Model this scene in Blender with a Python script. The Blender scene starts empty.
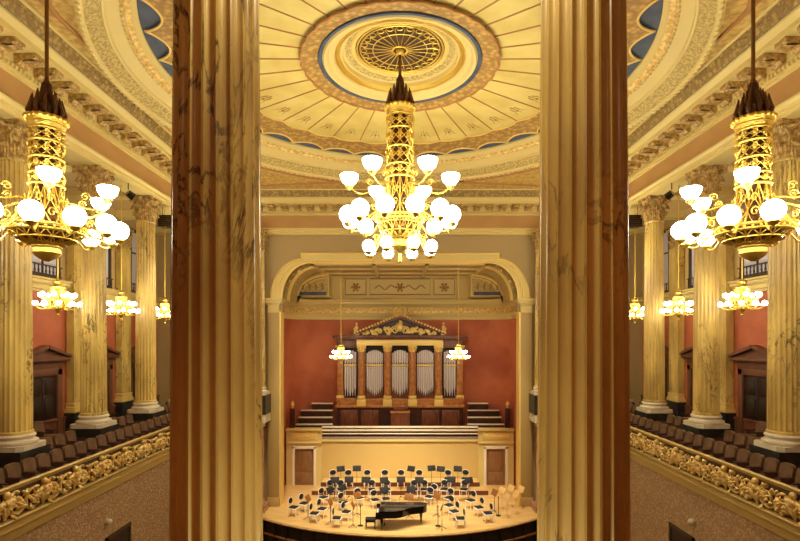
import bpy, bmesh, math, random
from mathutils import Vector
random.seed(7)
PI=math.pi; TAU=2*PI
sc=bpy.context.scene
COL=sc.collection
F=500.0; ZC=11.0; HY=340.0
def PX(px,y): return (px-400.0)*y/F
def PZ(py,y): return ZC-(py-HY)*y/F
S=3.565
STAGE=1.6

# ------------------------------------------------------------------ materials
def newmat(name):
    m=bpy.data.materials.new(name); m.use_nodes=True
    nt=m.node_tree; b=nt.nodes['Principled BSDF']; return m,nt,b
def lin(c):
    return tuple((x/12.92 if x<=.04045 else ((x+.055)/1.055)**2.4) for x in [v/255 for v in c])+(1,)
def mat(name,c,rough=.5,metal=0,bump=0,bscale=20,c2=None,cscale=4,coat=0,stretch=(1,1,1),kind='noise'):
    m,nt,b=newmat(name); b.inputs['Base Color'].default_value=lin(c)
    b.inputs['Roughness'].default_value=rough; b.inputs['Metallic'].default_value=metal
    b.inputs['Coat Weight'].default_value=coat
    if bump or c2:
        g=nt.nodes.new('ShaderNodeNewGeometry'); mp=nt.nodes.new('ShaderNodeMapping')
        mp.inputs['Scale'].default_value=stretch
        nt.links.new(g.outputs['Position'],mp.inputs['Vector'])
    def tex(scale):
        if kind=='voronoi':
            t=nt.nodes.new('ShaderNodeTexVoronoi'); t.inputs['Scale'].default_value=scale
            nt.links.new(mp.outputs[0],t.inputs['Vector']); return t.outputs['Distance']
        t=nt.nodes.new('ShaderNodeTexNoise'); t.inputs['Scale'].default_value=scale; t.inputs['Detail'].default_value=4
        nt.links.new(mp.outputs[0],t.inputs['Vector']); return t.outputs['Fac']
    if c2:
        r=nt.nodes.new('ShaderNodeValToRGB'); r.color_ramp.elements[0].color=lin(c); r.color_ramp.elements[1].color=lin(c2)
        lo,hi=(.38,.62) if kind=='noise' else (.2,.6)
        r.color_ramp.elements[0].position=lo; r.color_ramp.elements[1].position=hi
        nt.links.new(tex(cscale),r.inputs['Fac']); nt.links.new(r.outputs['Color'],b.inputs['Base Color'])
    if bump:
        bp=nt.nodes.new('ShaderNodeBump'); bp.inputs['Strength'].default_value=bump; bp.inputs['Distance'].default_value=.05
        nt.links.new(tex(bscale),bp.inputs['Height']); nt.links.new(bp.outputs[0],b.inputs['Normal'])
    return m
def marble(name,base,dark,vein,rough=.3,vs=1.0):
    m,nt,b=newmat(name); N=nt.nodes.new; L=nt.links.new
    g=N('ShaderNodeNewGeometry'); mp=N('ShaderNodeMapping'); mp.inputs['Scale'].default_value=(1.0*vs,1.0*vs,.35*vs)
    L(g.outputs['Position'],mp.inputs['Vector'])
    n1=N('ShaderNodeTexNoise'); n1.inputs['Scale'].default_value=1.6; n1.inputs['Detail'].default_value=6; L(mp.outputs[0],n1.inputs['Vector'])
    r1=N('ShaderNodeValToRGB'); r1.color_ramp.elements[0].position=.35; r1.color_ramp.elements[1].position=.66
    r1.color_ramp.elements[0].color=lin(base); r1.color_ramp.elements[1].color=lin(dark); L(n1.outputs['Fac'],r1.inputs['Fac'])
    n2=N('ShaderNodeTexNoise'); n2.inputs['Scale'].default_value=2.6; n2.inputs['Detail'].default_value=9; n2.inputs['Roughness'].default_value=.62; n2.inputs['Distortion'].default_value=.9
    L(mp.outputs[0],n2.inputs['Vector'])
    s=N('ShaderNodeMath'); s.operation='SUBTRACT'; s.inputs[1].default_value=.5; L(n2.outputs['Fac'],s.inputs[0])
    a=N('ShaderNodeMath'); a.operation='ABSOLUTE'; L(s.outputs[0],a.inputs[0])
    r2=N('ShaderNodeValToRGB'); r2.color_ramp.elements[0].position=.0; r2.color_ramp.elements[0].color=(1,1,1,1)
    r2.color_ramp.elements[1].position=.028; r2.color_ramp.elements[1].color=(0,0,0,1); L(a.outputs[0],r2.inputs['Fac'])
    n3=N('ShaderNodeTexNoise'); n3.inputs['Scale'].default_value=1.1; n3.inputs['Detail'].default_value=3; L(mp.outputs[0],n3.inputs['Vector'])
    r3=N('ShaderNodeValToRGB'); r3.color_ramp.elements[0].position=.46; r3.color_ramp.elements[1].position=.6; L(n3.outputs['Fac'],r3.inputs['Fac'])
    mu=N('ShaderNodeMath'); mu.operation='MULTIPLY'; L(r2.outputs['Color'],mu.inputs[0]); L(r3.outputs['Color'],mu.inputs[1])
    mx=N('ShaderNodeMix'); mx.data_type='RGBA'; L(mu.outputs[0],mx.inputs[0]); L(r1.outputs['Color'],mx.inputs[6]); mx.inputs[7].default_value=lin(vein)
    L(mx.outputs[2],b.inputs['Base Color']); b.inputs['Roughness'].default_value=rough
    return m
def emis(name,c,strength):
    m,nt,b=newmat(name); b.inputs['Base Color'].default_value=(.9,.9,.9,1)
    b.inputs['Emission Color'].default_value=c; b.inputs['Emission Strength'].default_value=strength; return m
M={}
M['marble']=marble('honey_marble',(222,192,108),(174,142,76),(72,54,32),.28)
M['cream']=mat('cream_plaster',(216,192,120),.55,bump=.12,bscale=9)
M['cream_orn']=mat('carved_cream_plaster',(214,188,112),.5,bump=.9,bscale=20,c2=(166,138,72),cscale=13)
M['ceiling']=mat('ceiling_plaster',(222,200,116),.6,c2=(208,182,96),cscale=.8)
M['band']=mat('patterned_ochre_band',(180,150,80),.55,bump=.8,bscale=12,c2=(142,112,54),cscale=7,kind='voronoi')
M['spandrel']=mat('gilded_spandrel',(218,182,98),.5,bump=1,bscale=8,c2=(180,142,68),cscale=5)
M['frieze']=mat('ochre_brown_frieze',(186,142,82),.6,c2=(178,134,76),cscale=1)
M['orange']=mat('orange_ornament',(204,160,80),.55,bump=.6,bscale=10,c2=(158,120,58),cscale=5,kind='voronoi')
M['parapet']=mat('parapet_gilt_moulding',(190,160,88),.5,metal=.15,bump=.2,bscale=18)
M['modil']=mat('shaded_gilt_bracket',(204,168,96),.5,metal=.1,bump=.6,bscale=16,c2=(150,114,58),cscale=10)
M['blue']=mat('slate_blue_paint',(74,84,104),.6,c2=(62,70,88),cscale=2)
M['rib']=mat('russet_rib',(176,122,64),.6)
M['gold']=mat('gilding',(226,190,86),.28,metal=.8,bump=.3,bscale=25)
M['goldpaint']=mat('gold_leaf_relief',(240,212,138),.4,metal=.35,bump=.5,bscale=22,c2=(206,162,78),cscale=7)
M['goldbright']=mat('bright_gilt',(238,206,120),.4,metal=.25,bump=.3,bscale=20)
M['bronze']=mat('dark_bronze',(92,58,36),.35,metal=.6,bump=.3,bscale=30)
M['rod']=mat('dark_brass_rod',(120,84,44),.35,metal=.7)
M['grille']=mat('brown_grille',(92,64,36),.6,c2=(70,48,28),cscale=6)
M['wallred']=mat('terracotta_wall',(182,98,60),.7,c2=(172,88,52),cscale=1.2)
M['wallred2']=mat('niche_terracotta_wall',(206,118,76),.7,c2=(176,88,56),cscale=.35)  # terracotta lightened in place of stage light falling on the niche
M['ochre']=mat('ochre_wall',(206,174,104),.6)
M['endwall']=mat('dull_ochre_wall',(172,146,96),.7)
M['gwall']=mat('gallery_upper_wall',(192,160,100),.7)
M['olive']=mat('olive_ochre_pilaster',(176,146,86),.6)
M['damask']=mat('damask_wall',(188,158,114),.7,bump=.5,bscale=14,c2=(164,130,90),cscale=9,kind='voronoi')
M['white']=mat('white_marble',(214,200,172),.4,c2=(196,180,150),cscale=3)
M['black']=mat('dark_stone',(46,44,40),.35,c2=(30,28,26),cscale=4)
M['stonebrown']=mat('brown_door_surround',(112,66,40),.5,c2=(98,56,34),cscale=3)
M['doorwood']=mat('dark_door_wood',(48,28,18),.4,c2=(36,20,12),cscale=3,stretch=(4,4,.5))
M['pink']=marble('pink_marble',(196,146,116),(160,108,84),(110,70,54),.3)
M['floorwood']=mat('stage_floor_wood',(222,184,118),.35,c2=(206,164,98),cscale=3,stretch=(.4,4,1))
M['riser']=mat('dark_riser_edge',(96,48,28),.5)
M['hallfloor']=mat('parquet',(120,80,46),.4,c2=(98,62,34),cscale=3)
M['stagefront']=mat('dark_stage_front',(44,34,28),.45,c2=(32,24,20),cscale=2)
M['seatfab']=mat('taupe_velvet',(114,80,48),.85,c2=(92,62,36),cscale=5)
M['seatwood']=mat('dark_seat_wood',(70,40,24),.45)
M['mahog']=mat('mahogany',(124,66,34),.35,c2=(92,44,22),cscale=4,stretch=(3,3,.5))
M['mahogdk']=mat('dark_mahogany',(72,32,22),.35,c2=(54,22,16),cscale=4)
M['orgcol']=mat('walnut_column',(196,134,74),.3,c2=(168,106,56),cscale=4)
M['pipe']=mat('tin_pipe',(226,218,220),.4,metal=.15)
M['palebar']=mat('pale_rail',(238,226,200),.45)
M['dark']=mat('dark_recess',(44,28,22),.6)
M['grey']=mat('grey_panel',(150,132,110),.5)
M['doorpale']=mat('walnut_door',(150,108,68),.4,c2=(132,92,56),cscale=4,stretch=(3,3,.5))
M['ebony']=mat('black_lacquer',(12,11,11),.12,coat=.5)
M['blackcush']=mat('black_cushion',(24,22,24),.7)
M['whitemetal']=mat('white_chair_frame',(240,234,222),.35)
M['keys']=mat('ivory_keys',(230,224,208),.3)
M['chrome']=mat('brass_caster',(200,160,90),.3,metal=.8)
M['brownwood']=mat('brown_stand_wood',(146,92,44),.45)
M['palewood']=mat('pale_stand_wood',(222,184,118),.45)
M['pane']=mat('painted_daylight_glass',(206,204,218),.15)  # opaque pale colour stands in for dim daylight behind the glass
M['winframe']=mat('dark_window_frame',(64,42,26),.5)
M['globe']=emis('opal_globe',(1,.965,.76,1),20.0)
M['smallglobe']=emis('small_opal_globe',(1,.965,.78,1),38.0)

# ------------------------------------------------------------------ mesh builder
class MB:
    def __init__(s): s.v=[]; s.f=[]
    def add(s,vs,fs):
        o=len(s.v); s.v+=[tuple(v) for v in vs]; s.f+=[tuple(i+o for i in f) for f in fs]; return s
    def box(s,x0,x1,y0,y1,z0,z1):
        return s.add([(x,y,z) for z in(z0,z1) for x,y in((x0,y0),(x1,y0),(x1,y1),(x0,y1))],
              [(0,3,2,1),(4,5,6,7),(0,1,5,4),(1,2,6,5),(2,3,7,6),(3,0,4,7)])
    def bevbox(s,x0,x1,y0,y1,z0,z1,b=.01):
        bm=bmesh.new(); bmesh.ops.create_cube(bm,size=1)
        for v in bm.verts: v.co=Vector(((x0+x1)/2+v.co.x*(x1-x0),(y0+y1)/2+v.co.y*(y1-y0),(z0+z1)/2+v.co.z*(z1-z0)))
        bmesh.ops.bevel(bm,geom=bm.edges[:],offset=b,segments=2,affect='EDGES',profile=.5)
        bm.verts.index_update(); s.add([v.co[:] for v in bm.verts],[[v.index for v in f.verts] for f in bm.faces]); bm.free(); return s
    def lathe(s,prof,n=24,c=(0,0,0),rad=None,cap=True):
        vs=[];fs=[]
        for r,z in prof:
            for k in range(n):
                a=TAU*k/n; rr=r*(rad(a) if rad else 1); vs.append((c[0]+rr*math.cos(a),c[1]+rr*math.sin(a),c[2]+z))
        m=len(prof)
        for i in range(m-1):
            for k in range(n):
                k2=(k+1)%n; fs.append((i*n+k,i*n+k2,(i+1)*n+k2,(i+1)*n+k))
        if cap:
            if prof[0][0]>1e-4: fs.append(tuple(range(n-1,-1,-1)))
            if prof[-1][0]>1e-4: fs.append(tuple((m-1)*n+k for k in range(n)))
        return s.add(vs,fs)
    def sphere(s,c,r,n=12,sz=1):
        return s.lathe([(max(r*math.sin(PI*i/(n//2+2)),1e-5),-r*sz*math.cos(PI*i/(n//2+2))) for i in range(n//2+3)],n,c,cap=False)
    def tube(s,pts,r,n=6,closed=False,cap=True):
        pts=[Vector(p) for p in pts]; m=len(pts); vs=[];fs=[]
        R=r if isinstance(r,(list,tuple)) else [r]*m
        prev=None
        for i,p in enumerate(pts):
            a=pts[i-1] if (i>0 or closed) else p; b=pts[(i+1)%m] if (i<m-1 or closed) else p
            t=(b-a).normalized() if (b-a).length>1e-9 else Vector((0,0,1))
            if prev is None:
                u=t.orthogonal().normalized()
            else:
                u=prev-t*prev.dot(t); u=u.normalized() if u.length>1e-6 else t.orthogonal().normalized()
            prev=u; w=t.cross(u)
            for k in range(n):
                q=TAU*k/n; vs.append(p+(u*math.cos(q)+w*math.sin(q))*R[i])
        for i in range(m if closed else m-1):
            j=(i+1)%m
            for k in range(n):
                k2=(k+1)%n; fs.append((i*n+k,i*n+k2,j*n+k2,j*n+k))
        if cap and not closed: fs+= [tuple(range(n-1,-1,-1)),tuple((m-1)*n+k for k in range(n))]
        return s.add(vs,fs)
    def grid(s,fn,nu,nv):
        vs=[fn(i/nu,j/nv) for j in range(nv+1) for i in range(nu+1)]; w=nu+1
        return s.add(vs,[(j*w+i,j*w+i+1,(j+1)*w+i+1,(j+1)*w+i) for j in range(nv) for i in range(nu)])
    def prism(s,poly,ax,a,b):
        """poly 2D extruded along axis ax from a to b. ax='y': poly=(x,z); 'z': (x,y); 'x': (y,z)"""
        def P(p,t):
            return (p[0],t,p[1]) if ax=='y' else ((p[0],p[1],t) if ax=='z' else (t,p[0],p[1]))
        n=len(poly); vs=[P(p,a) for p in poly]+[P(p,b) for p in poly]
        fs=[tuple(range(n)),tuple(range(2*n-1,n-1,-1))]+[(i,(i+1)%n,n+(i+1)%n,n+i) for i in range(n)]
        return s.add(vs,fs)
    def sweep(s,path,prof,closed=False,closeprof=False):
        """path: plan pts; prof: (p,z) with p offset to the left of travel."""
        m=len(path); vs=[];fs=[]; n=len(prof)
        P=[Vector(p) for p in path]
        for i in range(m):
            a=P[i-1] if (i>0 or closed) else None; b=P[(i+1)%m] if (i<m-1 or closed) else None
            d1=(P[i]-a).normalized() if a is not None else None; d2=(b-P[i]).normalized() if b is not None else None
            if d1 is None: d1=d2
            if d2 is None: d2=d1
            n1=Vector((-d1.y,d1.x)); n2=Vector((-d2.y,d2.x)); nn=n1+n2
            nn=nn/(max(nn.dot(n1),.2))
            for p,z in prof: q=P[i]+nn*p; vs.append((q.x,q.y,z))
        for i in range(m if closed else m-1):
            j=(i+1)%m
            for k in range(n if closeprof else n-1):
                k2=(k+1)%n; fs.append((i*n+k,j*n+k,j*n+k2,i*n+k2))
        if not closed and closeprof: fs+=[tuple(range(n)),tuple((m-1)*n+k for k in range(n-1,-1,-1))]
        return s.add(vs,fs)
    def build(s,name,m,parent=None,smooth=35,loc=None):
        me=bpy.data.meshes.new(name); me.from_pydata(s.v,[],s.f)
        bm=bmesh.new(); bm.from_mesh(me); bmesh.ops.recalc_face_normals(bm,faces=bm.faces[:]); bm.to_mesh(me); bm.free()
        me.materials.append(M[m] if isinstance(m,str) else m)
        if smooth:
            me.shade_smooth(); me.set_sharp_from_angle(angle=math.radians(smooth))
        o=bpy.data.objects.new(name,me); COL.objects.link(o)
        if parent: o.parent=parent
        if loc: o.location=loc
        return o
def thing(name,label,cat,loc=(0,0,0),rz=0,group=None):
    o=bpy.data.objects.new(name,None); o.empty_display_size=.2; COL.objects.link(o); o.location=loc; o.rotation_euler=(0,0,rz)
    o['label']=label; o['category']=cat
    if group: o['group']=group
    return o
def tag(o,label,cat,group=None):
    o['label']=label; o['category']=cat
    if group: o['group']=group
    return o
def struct(mb,name,m,parent=None,smooth=35):
    o=mb.build(name,m,parent,smooth)
    if parent is None: o['kind']='structure'
    return o
_kids={}
def copy_tree(o,parent=None):
    c=o.copy(); COL.objects.link(c)
    if parent: c.parent=parent
    for ch in o.children: copy_tree(ch,c)
    return c
def dup(o,loc,rz=0,label=None,group=None,sx=None):
    c=copy_tree(o); c.location=loc; c.rotation_euler=(0,0,rz)
    if label: c['label']=label
    if group: c['group']=group
    return c
ORD=['first','second','third','fourth','fifth','sixth','seventh','eighth','ninth','tenth','eleventh','twelfth','thirteenth','fourteenth','fifteenth','sixteenth','seventeenth','eighteenth','nineteenth','twentieth','twenty-first','twenty-second','twenty-third','twenty-fourth']
def H(h): return ZC+h
trim=[0]
def tname():
    trim[0]+=1; return 'trim_%d'%trim[0]

# ------------------------------------------------------------------ hall shell
XF=10.26; YE=28.2; YR=5.35; XW=13.8; YB=-4.0
XP=8.9
floor=MB().box(-13.8,13.8,-4,36,-.2,0); struct(floor,'floor','hallfloor')
# side walls (gallery back walls) with the lower hall walls
for sgn,side in((-1,'left'),(1,'right')):
    b=MB(); x0,x1=sorted((sgn*XW,sgn*(XW+.3)))
    b.box(x0,x1,YB,29,6.9,H(2.15)); struct(b,'wall_'+side,'wallred')
    b=MB(); b.box(x0,x1,YB,29,H(2.15),H(6.6)); struct(b,'wall_'+side+'_upper','gwall')
    # ledge under the windows
    b=MB()
    path=[(sgn*XW,29),(sgn*XW,YB)] if sgn<0 else [(sgn*XW,YB),(sgn*XW,29)]
    prof=[(0,H(1.85)),(.05,H(1.87)),(.05,H(1.95)),(.1,H(1.98)),(.1,H(2.12)),(.22,H(2.2)),(.22,H(2.3)),(.3,H(2.33)),(.3,H(2.4)),(0,H(2.42))]
    # left normal must point to hall centre
    path=[(sgn*XW,YB),(sgn*XW,29)] if sgn>0 else [(sgn*XW,29),(sgn*XW,YB)]
    b.sweep(path,prof); struct(b,tname(),'cream')
    b=MB(); b.sweep(path,[(0,6.95),(.08,6.95),(.08,7.75),(.12,7.78),(.12,7.86),(0,7.9)]); struct(b,'baseboard_'+side,'stonebrown')
    # lower wall of hall below parapet
    x0,x1=sorted((sgn*(XP+.12),sgn*(XP+.4)))
    b=MB().box(x0,x1,6.0,28.6,0,6.4); struct(b,'wall_'+side+'_lower','damask')
    # gallery floor with stepped rows
    b=MB()
    x0,x1=sorted((sgn*(XP+.1),sgn*XW)); b.box(x0,x1,YB,28.6,6.6,6.95)
    x0,x1=sorted((sgn*10.12,sgn*XW)); b.box(x0,x1,YB,28.6,6.95,7.1) if False else None
    struct(b,'floor_gallery_'+side,'hallfloor')
    # gallery ceiling and cross beams
    x0,x1=sorted((sgn*11.1,sgn*XW)); b=MB().box(x0,x1,YB,29,H(6.3),H(6.45))
    struct(b,'ceiling_gallery_'+side,'gwall')
    for k in range(-1,5):
        yc=13.88+(k)*S
        b=MB(); x0,x1=sorted((sgn*11.0,sgn*XW)); b.box(x0,x1,yc-.32,yc+.32,H(5.97),H(6.32)); struct(b,tname(),'cream')
# rear gallery
struct(MB().box(-9.0,9.0,YB,6.2,6.6,6.95),'floor_gallery_rear','hallfloor')
struct(MB().box(-9.1,9.1,5.9,6.2,0,6.6),'wall_rear_lower','damask')
struct(MB().box(-13.8,13.8,YB-.3,YB,6.6,H(6.6)),'wall_rear','wallred')
struct(MB().box(-11.1,11.1,YB,YR-.85,H(6.3),H(6.45)),'ceiling_gallery_rear','gwall')

# entablature swept round the hall
rect=[(-XF,YR),(XF,YR),(XF,YE),(-XF,YE)]
b=MB(); b.sweep(rect,[(-.86,H(6.4)),(-.86,H(5.95)),(0,H(5.95)),(0,H(6.06)),(.04,H(6.07)),(.04,H(6.18)),(.12,H(6.24)),(.12,H(6.3)),(0,H(6.32))],closed=True); struct(b,tname(),'cream')
b=MB(); b.sweep(rect,[(0,H(6.32)),(0,H(7.0))],closed=True); struct(b,tname(),'frieze')
b=MB(); b.sweep(rect,[(0,H(7.0)),(.07,H(7.03)),(.07,H(7.08)),(.13,H(7.1)),(.13,H(7.2)),(.22,H(7.22)),(.22,H(7.46)),(.86,H(7.47)),(.86,H(7.6)),(.9,H(7.62)),(1.0,H(7.72)),(1.0,H(7.78)),(.95,H(7.8))],closed=True)
cornice=struct(b,tname(),'cream')
b=MB(); b.sweep(rect,[(1.03,H(7.78)),(1.05,H(7.82)),(1.18,H(8.1)),(1.2,H(8.16))],closed=True); struct(b,tname(),'band')
b=MB(); b.sweep(rect,[(1.17,H(8.1)),(1.22,H(8.11)),(1.24,H(8.15)),(1.2,H(8.17))],closed=True); struct(b,tname(),'cream')
# dentils (one strip of tiny blocks as surface ornament) and modillions
b=MB()
def along(fn,step,p):
    n=int((YE-YR)/step)
    for i in range(n+1):
        y=YR+(i+.5)*step
        if y<YE-.1:
            fn(-XF,y,0); fn(XF,y,1)
    n=int(XF/step)
    for i in range(-n,n+1):
        if abs(i*step)<XF-.15: fn(i*step,YE,2)
def dent(x,y,s):
    if s==0: b.box(x+.13,x+.21,y-.04,y+.04,H(7.1),H(7.2))
    elif s==1: b.box(x-.21,x-.13,y-.04,y+.04,H(7.1),H(7.2))
    else: b.box(x-.04,x+.04,y-.21,y-.13,H(7.1),H(7.2))
along(dent,.14,0); b.build('dentil_course','cream',cornice,0)
# modillion: leaf-faced bracket, local +x = projection
mm=MB()
side=[(0,-.26),(.10,-.28),(.18,-.2),(.28,-.14),(.42,-.12),(.5,-.15),(.58,-.1),(.58,0),(0,0)]
mm.prism([(p[0],p[1]) for p in side],'y',-.18,.18)
mm.v=[(x,y,z) for x,y,z in mm.v]
for t in(-.18,.18): mm.tube([(.1+.07*math.cos(a)*(1-a/14),t,-.12+.07*math.sin(a)*(1-a/14)) for a in [i*.6 for i in range(12)]],.015,4)
mm.grid(lambda u,v:(.12+.44*v,(u-.5)*.34*(1-.6*v*v),-.16-.05*math.sin(PI*v)-.02*abs(math.sin(4*PI*u))+.02*v),8,6)
for k in range(5): mm.sphere((.50,-.1+.05*k,-.07),.035,6)
mod0=mm.build('modillion','modil',cornice)
first=True; 
for k in range(-13,20):
    y=13.88+k*S/5*1.0
    if not(YR+.5<y<YE-.6): continue
    for sgn in(-1,1):
        m_=mod0 if first else mod0.copy()
        if not first: COL.objects.link(m_); m_.parent=cornice
        first=False
        m_.location=(sgn*(XF-.22),y,H(7.46)); m_.rotation_euler=(0,0,0 if sgn<0 else PI)
for i in range(-13,14):
    m_=mod0.copy(); COL.objects.link(m_); m_.parent=cornice; m_.location=(i*.713,YE-.22,H(7.46)); m_.rotation_euler=(0,0,-PI/2)

# ------------------------------------------------------------------ ceiling
DY=16.6; R3=9.05
ceil=MB()
NC=128
hx=XF-1.2; ya,yb=YR+1.2,YE-1.2
inner=[];outer=[]
for k in range(NC):
    a=TAU*k/NC; c,s_=math.cos(a),math.sin(a)
    inner.append((R3*c,DY+R3*s_,H(8.16)))
    t=min(hx/abs(c) if abs(c)>1e-6 else 1e9,((yb-DY) if s_>0 else (DY-ya))/abs(s_) if abs(s_)>1e-6 else 1e9)
    outer.append((c*t,DY+s_*t,H(8.16)))
ceil.add(inner+outer,[(k,(k+1)%NC,NC+(k+1)%NC,NC+k) for k in range(NC)])
for cx in(-hx,hx):
    for cy in(ya,yb):
        # corner fill
        best=[o for o in outer if (o[0]*cx>0 and (o[1]-DY)*(cy-DY)>0)]
        e1=max(best,key=lambda o:abs(o[0])*100+abs(o[1]-DY)); e2=max(best,key=lambda o:abs(o[1]-DY)*100+abs(o[0]))
        ceil.add([e1,(cx,cy,H(8.16)),e2],[(0,1,2)])
ceil=struct(ceil,'ceiling','spandrel')
# triangular mouldings in the four spandrels
for sx in(-1,1):
    for sy in(-1,1):
        yy=(yb-.45) if sy>0 else (ya+.45); xx=sx*(hx-.45)
        arc=[]
        a0=math.radians(18) if sy>0 else math.radians(18); a1=math.radians(72)
        for i in range(25):
            a=a0+(a1-a0)*i/24; arc.append((sx*(R3+.55)*math.cos(a),DY+sy*(R3+.55)*math.sin(a)))
        arc=[(max(-abs(xx),min(abs(xx),x)),min(yy,y) if sy>0 else max(yy,y)) for x,y in arc]
        pts=[(x,y,H(8.14)) for x,y in arc]+[(xx*.999,yy,H(8.14))]
        MB().tube(pts,.06,6,closed=True).build('spandrel_moulding','rib',ceil)
rings=MB()
def ringlathe(prof,m,name,n=192,rad=None):
    b=MB(); b.lathe([(r,H(h)) for r,h in prof],n,(0,DY,0),rad=rad,cap=False); return b.build(name,m,ceil,30)
ringlathe([(9.05,8.16),(9.08,8.06),(9.0,8.02),(8.93,8.05),(8.9,8.12)],'cream','ring_moulding')
ringlathe([(8.9,8.12),(8.82,8.14),(8.62,8.3),(8.55,8.36)],'cream_orn','ring_moulding')
ringlathe([(8.55,8.36),(8.52,8.34),(8.47,8.36),(8.45,8.44),(8.38,8.47),(8.2,8.6),(8.12,8.62)],'cream','ring_moulding')
ringlathe([(8.12,8.62),(8.1,8.6),(8.05,8.6),(8.02,8.66),(7.88,8.7)],'goldpaint','ring_moulding')
ringlathe([(7.88,8.7),(7.85,8.76),(7.74,8.84),(7.74,8.92)],'cream','ring_moulding')
# bead rows
b=MB()
for (R,h,n,r) in((9.0,8.02,230,.06),(8.1,8.6,240,.045)):
    for k in range(n):
        a=TAU*k/n; c=(R*math.cos(a),DY+R*math.sin(a),H(h))
        b.lathe([(1e-4,-r),(r*.8,-r*.5),(r,0),(r*.8,r*.5)],6,c,cap=False)
b.build('bead_course','cream',ceil)
ringlathe([(7.74,8.92),(6.5,9.0)],'blue','blue_border')
# scalloped orange band (32 scallops, cusps at rib angles)
NS=32
def annul(fo,fi,ho,hi,n,nr=3):
    b=MB(); vs=[]
    for j in range(nr+1):
        for k in range(n):
            a=TAU*k/n; ro=fo(a); ri=fi(a); t=j/nr; r=ro+(ri-ro)*t
            vs.append((r*math.cos(a),DY+r*math.sin(a),H(ho+(hi-ho)*t)))
    b.add(vs,[(j*n+k,j*n+(k+1)%n,(j+1)*n+(k+1)%n,(j+1)*n+k) for j in range(nr) for k in range(n)]); return b
def ph(a): return abs(math.sin((a*NS)/2+PI*0.0))   # 0 at cusp angles multiples of TAU/32
OFF=PI/NS
def cus(a): return abs(math.sin((a-PI/2-OFF)*NS/2))
annul(lambda a:7.70-.52*cus(a)**.7,lambda a:6.2+.18*cus(a),8.88,8.98,1024).build('scalloped_border','orange',ceil)
b=MB()
b.tube([((7.66-.52*cus(a)**.7)*math.cos(a),DY+(7.66-.52*cus(a)**.7)*math.sin(a),H(8.88)) for a in [TAU*k/1024 for k in range(1024)]],.035,5,closed=True)
b.tube([((6.2+.18*cus(a))*math.cos(a),DY+(6.2+.18*cus(a))*math.sin(a),H(8.98)) for a in [TAU*k/512 for k in range(512)]],.03,5,closed=True)
b.build('border_moulding','goldbright',ceil)
annul(lambda a:6.4,lambda a:3.1,9.0,9.16,256,8).build('sunburst_panels','ceiling',ceil)
for k in range(NS):
    a=PI/2+OFF+TAU*k/NS
    o=MB().tube([(r*math.cos(a),DY+r*math.sin(a),H(9.0+(6.4-r)/3.3*.16-.005)) for r in (6.28,5.2,4.2,3.12)],.026,6).build('rib','rib',ceil)
# painted scrollwork medallions near the rim of each sector
b=MB()
for k in range(NS):
    a=PI/2+TAU*k/NS; c=Vector((5.55*math.cos(a),DY+5.55*math.sin(a),H(9.035)))
    ur=Vector((math.cos(a),math.sin(a),0)); ut=Vector((-math.sin(a),math.cos(a),0))
    for sg in(-1,1):
        b.tube([c+ut*sg*(.05+.14*(1-math.exp(-t*.5))+.1*math.cos(t)*.5)+ur*(.14*math.sin(t)*(1-t/9)+.1*t-.3) for t in [i*.5 for i in range(14)]],.012,4)
    b.tube([c-ur*.4,c+ur*.45],.012,4); b.sphere(c,.05,6)
b.build('painted_scrolls','rib',ceil)
# oculus
annul(lambda a:3.17+.05*cus(a),lambda a:2.68,9.07,9.16,512).build('scalloped_border','orange',ceil)
b=MB(); b.tube([((3.2+.05*cus(a))*math.cos(a),DY+(3.2+.05*cus(a))*math.sin(a),H(9.06)) for a in [TAU*k/512 for k in range(512)]],.04,5,closed=True)
b.build('border_moulding','rib',ceil)
ringlathe([(2.7,9.15),(2.68,9.1),(2.6,9.1),(2.55,9.16)],'blue','blue_border',128)
ringlathe([(2.56,9.16),(2.5,9.1),(2.42,9.12),(2.35,9.22),(2.2,9.24),(2.15,9.3)],'cream','ring_moulding',128)
ringlathe([(2.15,9.3),(2.12,9.25),(2.05,9.27),(1.98,9.38)],'gold','ring_moulding',128,rad=None)
ringlathe([(1.98,9.38),(1.92,9.36),(1.9,9.5),(1.82,9.52)],'cream','ring_moulding',128)
ringlathe([(1.82,9.52),(1.78,9.52),(1.62,9.6)],'cream_orn','ring_moulding',128)
ringlathe([(1.62,9.6),(1.58,9.56),(1.5,9.57),(1.46,9.64)],'goldbright','ring_moulding',128)
b=MB(); b.lathe([(1.47,H(9.62)),(.01,H(9.66))],96,(0,DY,0),cap=False); gr=b.build('rosette_grille','grille',ceil)
b=MB()
for k in range(24):
    a=TAU*(k+.5)/24
    b.tube([(r*math.cos(a),DY+r*math.sin(a),H(9.60)) for r in(.2,.8,1.2)],[.014,.016,.022],5)
    a2=TAU*k/24
    b.tube([((1.2+.1*math.cos(t))*math.cos(a2+.09*math.sin(t)),DY+(1.2+.1*math.cos(t))*math.sin(a2+.09*math.sin(t)),H(9.60)) for t in [i*TAU/8 for i in range(8)]],.016,4,closed=True)
for r,t in((.25,.03),(.9,.018),(1.32,.025),(1.42,.03)): b.tube([(r*math.cos(q),DY+r*math.sin(q),H(9.60)) for q in [TAU*i/64 for i in range(64)]],t,5,closed=True)
b.sphere((0,DY,H(9.58)),.14,12); b.build('rosette_spokes','gold',gr)

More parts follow.
